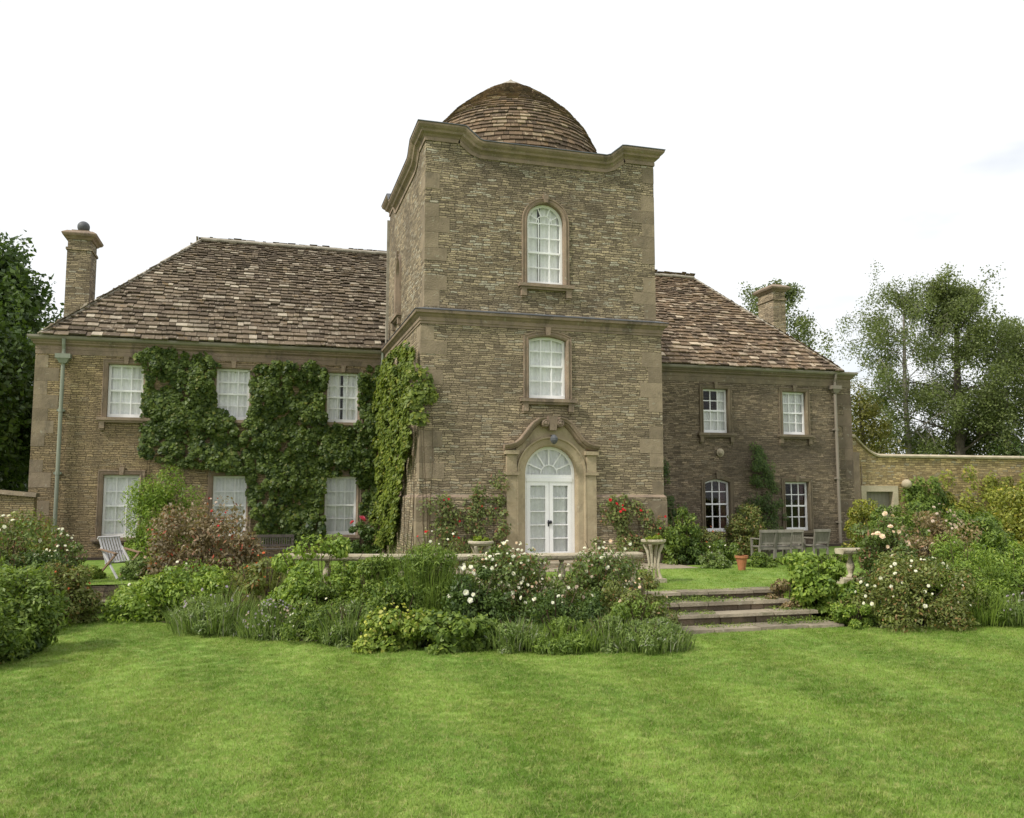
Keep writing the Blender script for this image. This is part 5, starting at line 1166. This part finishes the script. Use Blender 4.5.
ground_cover('mixed low leaves filling the left border', [(-7.2,-8.5),(-7.15,-7),(-7.1,-5.4),(-7.05,-2.9),(-7.0,-2.0),(-9.5,-2.0),(-9.8,-9)], 17000, .5, 503, LZ, 'olive')
ground_cover('low leaves and seedlings behind the stone balustrade', [(-5.2,-2.2),(-4.2,-3.6),(-3.4,-4.3),(-1.7,-5.0),(.3,-5.5),(3.0,-5.7),(3.0,-5.0),(.3,-4.9),(-1.6,-4.2),(-3.2,-3.2),(-4.6,-1.8)], 11000, .34, 504, 0, 'olive')

for i, (x0, x1, y, z, n_, hm) in enumerate([(3.0, 4.5, -6.58, -.135, 1500, .13), (4.6, 5.6, -6.60, -.135, 260, .06), (5.3, 5.95, -7.0, -.285, 420, .1), (3.0, 4.2, -7.02, -.285, 420, .07), (4.9, 6.05, -7.42, -.465, 900, .13), (3.0, 4.6, -7.42, -.465, 380, .06)]):
    ground_cover('moss and small weeds growing along the back of a step tread', [(x0, y-.10), (x1, y-.10), (x1, y+.01), (x0, y+.01)], n_, hm, 520+i, z, 'green', .035)

# ------------------------------------------------------------------ trees
def tree(name, label, x, y, z, H, spread, mat, bark, n, ls, seed, levels=4, crown0=.25, droop=0., cat='tree', group=None, trunk_r=.25, asp=.6, K=0, gap=.5, lean=(0, 0), cs=.8, depth=None):
    r = np.random.default_rng(seed); e = empty(name, (x, y, z)); tag(e, label, cat, group)
    tm_ = MB(); br = MB(); tips = []
    tp_ = [(lean[0]*t**1.5 + .25*math.sin(t*5+seed)*t, lean[1]*t + .2*math.cos(t*4+seed)*t, H*.93*t) for t in np.linspace(0, 1, 9)]
    tm_.tube(tp_, [trunk_r*(1 - .9*t)**.8 + .01 for t in np.linspace(0, 1, 9)], 8); tm_.build('trunk', M[bark], e)
    def at(t): i = min(7, int(t*8)); f = t*8 - i; return np.array(tp_[i])*(1-f) + np.array(tp_[i+1])*f
    def grow(p, d, L, rad, lev):
        pts = [p]; q = p.copy(); dd = d.copy(); k_ = 5
        for i in range(k_):
            dd = dd + r.normal(size=3)*.16 + np.array([0, 0, (.10 if lev < 2 else -droop)]); dd /= np.linalg.norm(dd); q = q + dd*L/k_; pts.append(q.copy())
        br.tube([tuple(a) for a in pts], [rad*(1 - .8*i/k_) for i in range(k_+1)], 5 if lev < 2 else 3, False)
        if lev >= levels - 1: tips.extend(pts[2:]); return
        for i in range(r.integers(3, 5)):
            j = r.integers(1, k_+1); nd = dd + r.normal(size=3)*.75; nd /= np.linalg.norm(nd); grow(pts[j], nd, L*r.uniform(.42, .65), rad*.5, lev+1)
    nb = int(9 + H*.9)
    for i in range(nb):
        t = crown0 + (1-crown0)*(i+.5)/nb; a = i*2.4 + r.uniform(-.4, .4); env = math.sin(math.pi*min(1, (t-crown0)/(1-crown0)*.72+.22))**.8
        up = .35 + .5*t; d = np.array([math.cos(a), math.sin(a), up]); d /= np.linalg.norm(d); grow(at(min(.985, t)), d, spread*env*r.uniform(.7, 1.05), trunk_r*.32*(1.1-t), 1)
    br.build('branch', M[bark], e)
    tips = np.array(tips); pick = r.uniform(size=len(tips)) < gap; tips = tips[pick]
    idx = r.integers(0, len(tips), n); v = np.clip(r.normal(size=(n, 3)), -1.5, 1.5)*np.array([cs, cs, cs*(.75 + droop*2)])*.5
    v[:, 2] -= droop*1.6*r.uniform(0, 1, n)*cs*2
    p = tips[idx] + v; nm = r.normal(size=(n, 3)) + v*.6 + np.array([0, 0, .5]); nm /= np.linalg.norm(nm, axis=1)[:, None]
    d = np.cross(nm, r.normal(size=(n, 3))); d /= np.linalg.norm(d, axis=1)[:, None]; s = np.cross(nm, d); L = (ls*r.uniform(.6, 1.3, n))[:, None]; Wd = L*asp
    V = np.stack([p - d*L/2, p + s*Wd/2 - nm*Wd*.2, p + d*L/2, p - s*Wd/2 - nm*Wd*.2], 1).reshape(-1, 3)
    keep = np.repeat(V.reshape(-1, 4, 3)[:, :, 2].min(1) > .1, 4); V = V[keep]; n2 = len(V)//4
    kt = r.uniform(-.2, .2, len(tips))[idx][keep[::4]]; t0 = np.clip(r.uniform(0, 1, n2)*.7 + .15 + kt, 0, 1)
    T = np.repeat(np.stack([t0, r.uniform(0, 1, n2), r.uniform(0, 1, n2)], 1), 4, 0)
    npmesh('crown', V, np.arange(4*n2).reshape(-1, 4), T, M[mat], e)
    return e
tree('maple_tree', 'big dark green tree rising behind the left chimney', -14.6, 19.5, 0, 11.2, 4.0, 'tree', 'bark', 62000, .26, 201, 3, .05, .0, group='trees left of the house', trunk_r=.3, gap=1, cs=1.5)
tree('maple_tree', 'dark tree cut by the left edge of the picture, the tallest on that side', -19.4, 18.5, 0, 12.6, 4.2, 'tree', 'bark', 42000, .26, 202, 3, .05, .0, group='trees left of the house', trunk_r=.35, gap=1, cs=1.5)
tree('dark_tree', 'low dark tree filling the gap behind the boundary wall', -13.9, 13.5, 0, 8.0, 3.0, 'tree', 'bark', 30000, .22, 203, 3, .02, .0, group='trees left of the house', trunk_r=.2, gap=1, cs=1.3)
tree('birch_tree', 'airy birch with sparse leaves and bare branches right of the house', 37.0, 26.0, 0, 16.0, 5.6, 'birch', 'bark_birch', 21000, .15, 204, 4, .30, .2, group='birch trees behind the garden wall', trunk_r=.24, gap=.36, cs=.58)
tree('birch_tree', 'fuller green birch at the right, taller and denser than the one beside it', 40.2, 25.0, 0, 16.0, 4.9, 'birch', 'bark', 66000, .17, 205, 4, .22, .16, group='birch trees behind the garden wall', trunk_r=.40, gap=.55, cs=.78)
tree('birch_tree', 'green birch reaching out of the right edge of the picture', 47.0, 26.0, 0, 12.8, 5.2, 'birch', 'bark', 40000, .18, 206, 4, .10, .08, group='birch trees behind the garden wall', trunk_r=.35, gap=.7, cs=1.1)
tree('weeping_tree', 'drooping tree showing behind the right chimney', 23.6, 20.5, 0, 13.9, 2.6, 'birch', 'bark', 13000, .15, 207, 4, .55, .2, group=None, trunk_r=.22, gap=.35, cs=.42)
def hedge_tree(name, label, x, y, rx, ry, h, mat, n, ls, seed):
    e = empty(name, (x, y, 0)); tag(e, label, 'tree'); V, F, T = foliage(n, rx, ry, h, ls, seed, 70, .5, core=.6); npmesh('crown', V, F, T, M[mat], e)
    m = MB(); m.tube([(0, 0, 0), (.1, 0, h*.4), (0, .1, h*.8)], [.25, .18, .06], 8); m.build('trunk', M['bark'], e)
hedge_tree('yew_tree', 'dense olive green yew just right of the house corner', 25.9, 16.5, 1.75, 1.6, 8.3, 'yew', 16000, .17, 301)
hedge_tree('yew_tree', 'dark bushy tree low at the far right above the garden wall', 43.5, 21.5, 4.2, 3.0, 6.6, 'tree', 20000, .24, 302)
hedge_tree('holly_tree', 'dark round tree behind the birch trunks', 33.2, 34.0, 3.4, 2.5, 6.3, 'yew', 9000, .26, 303)
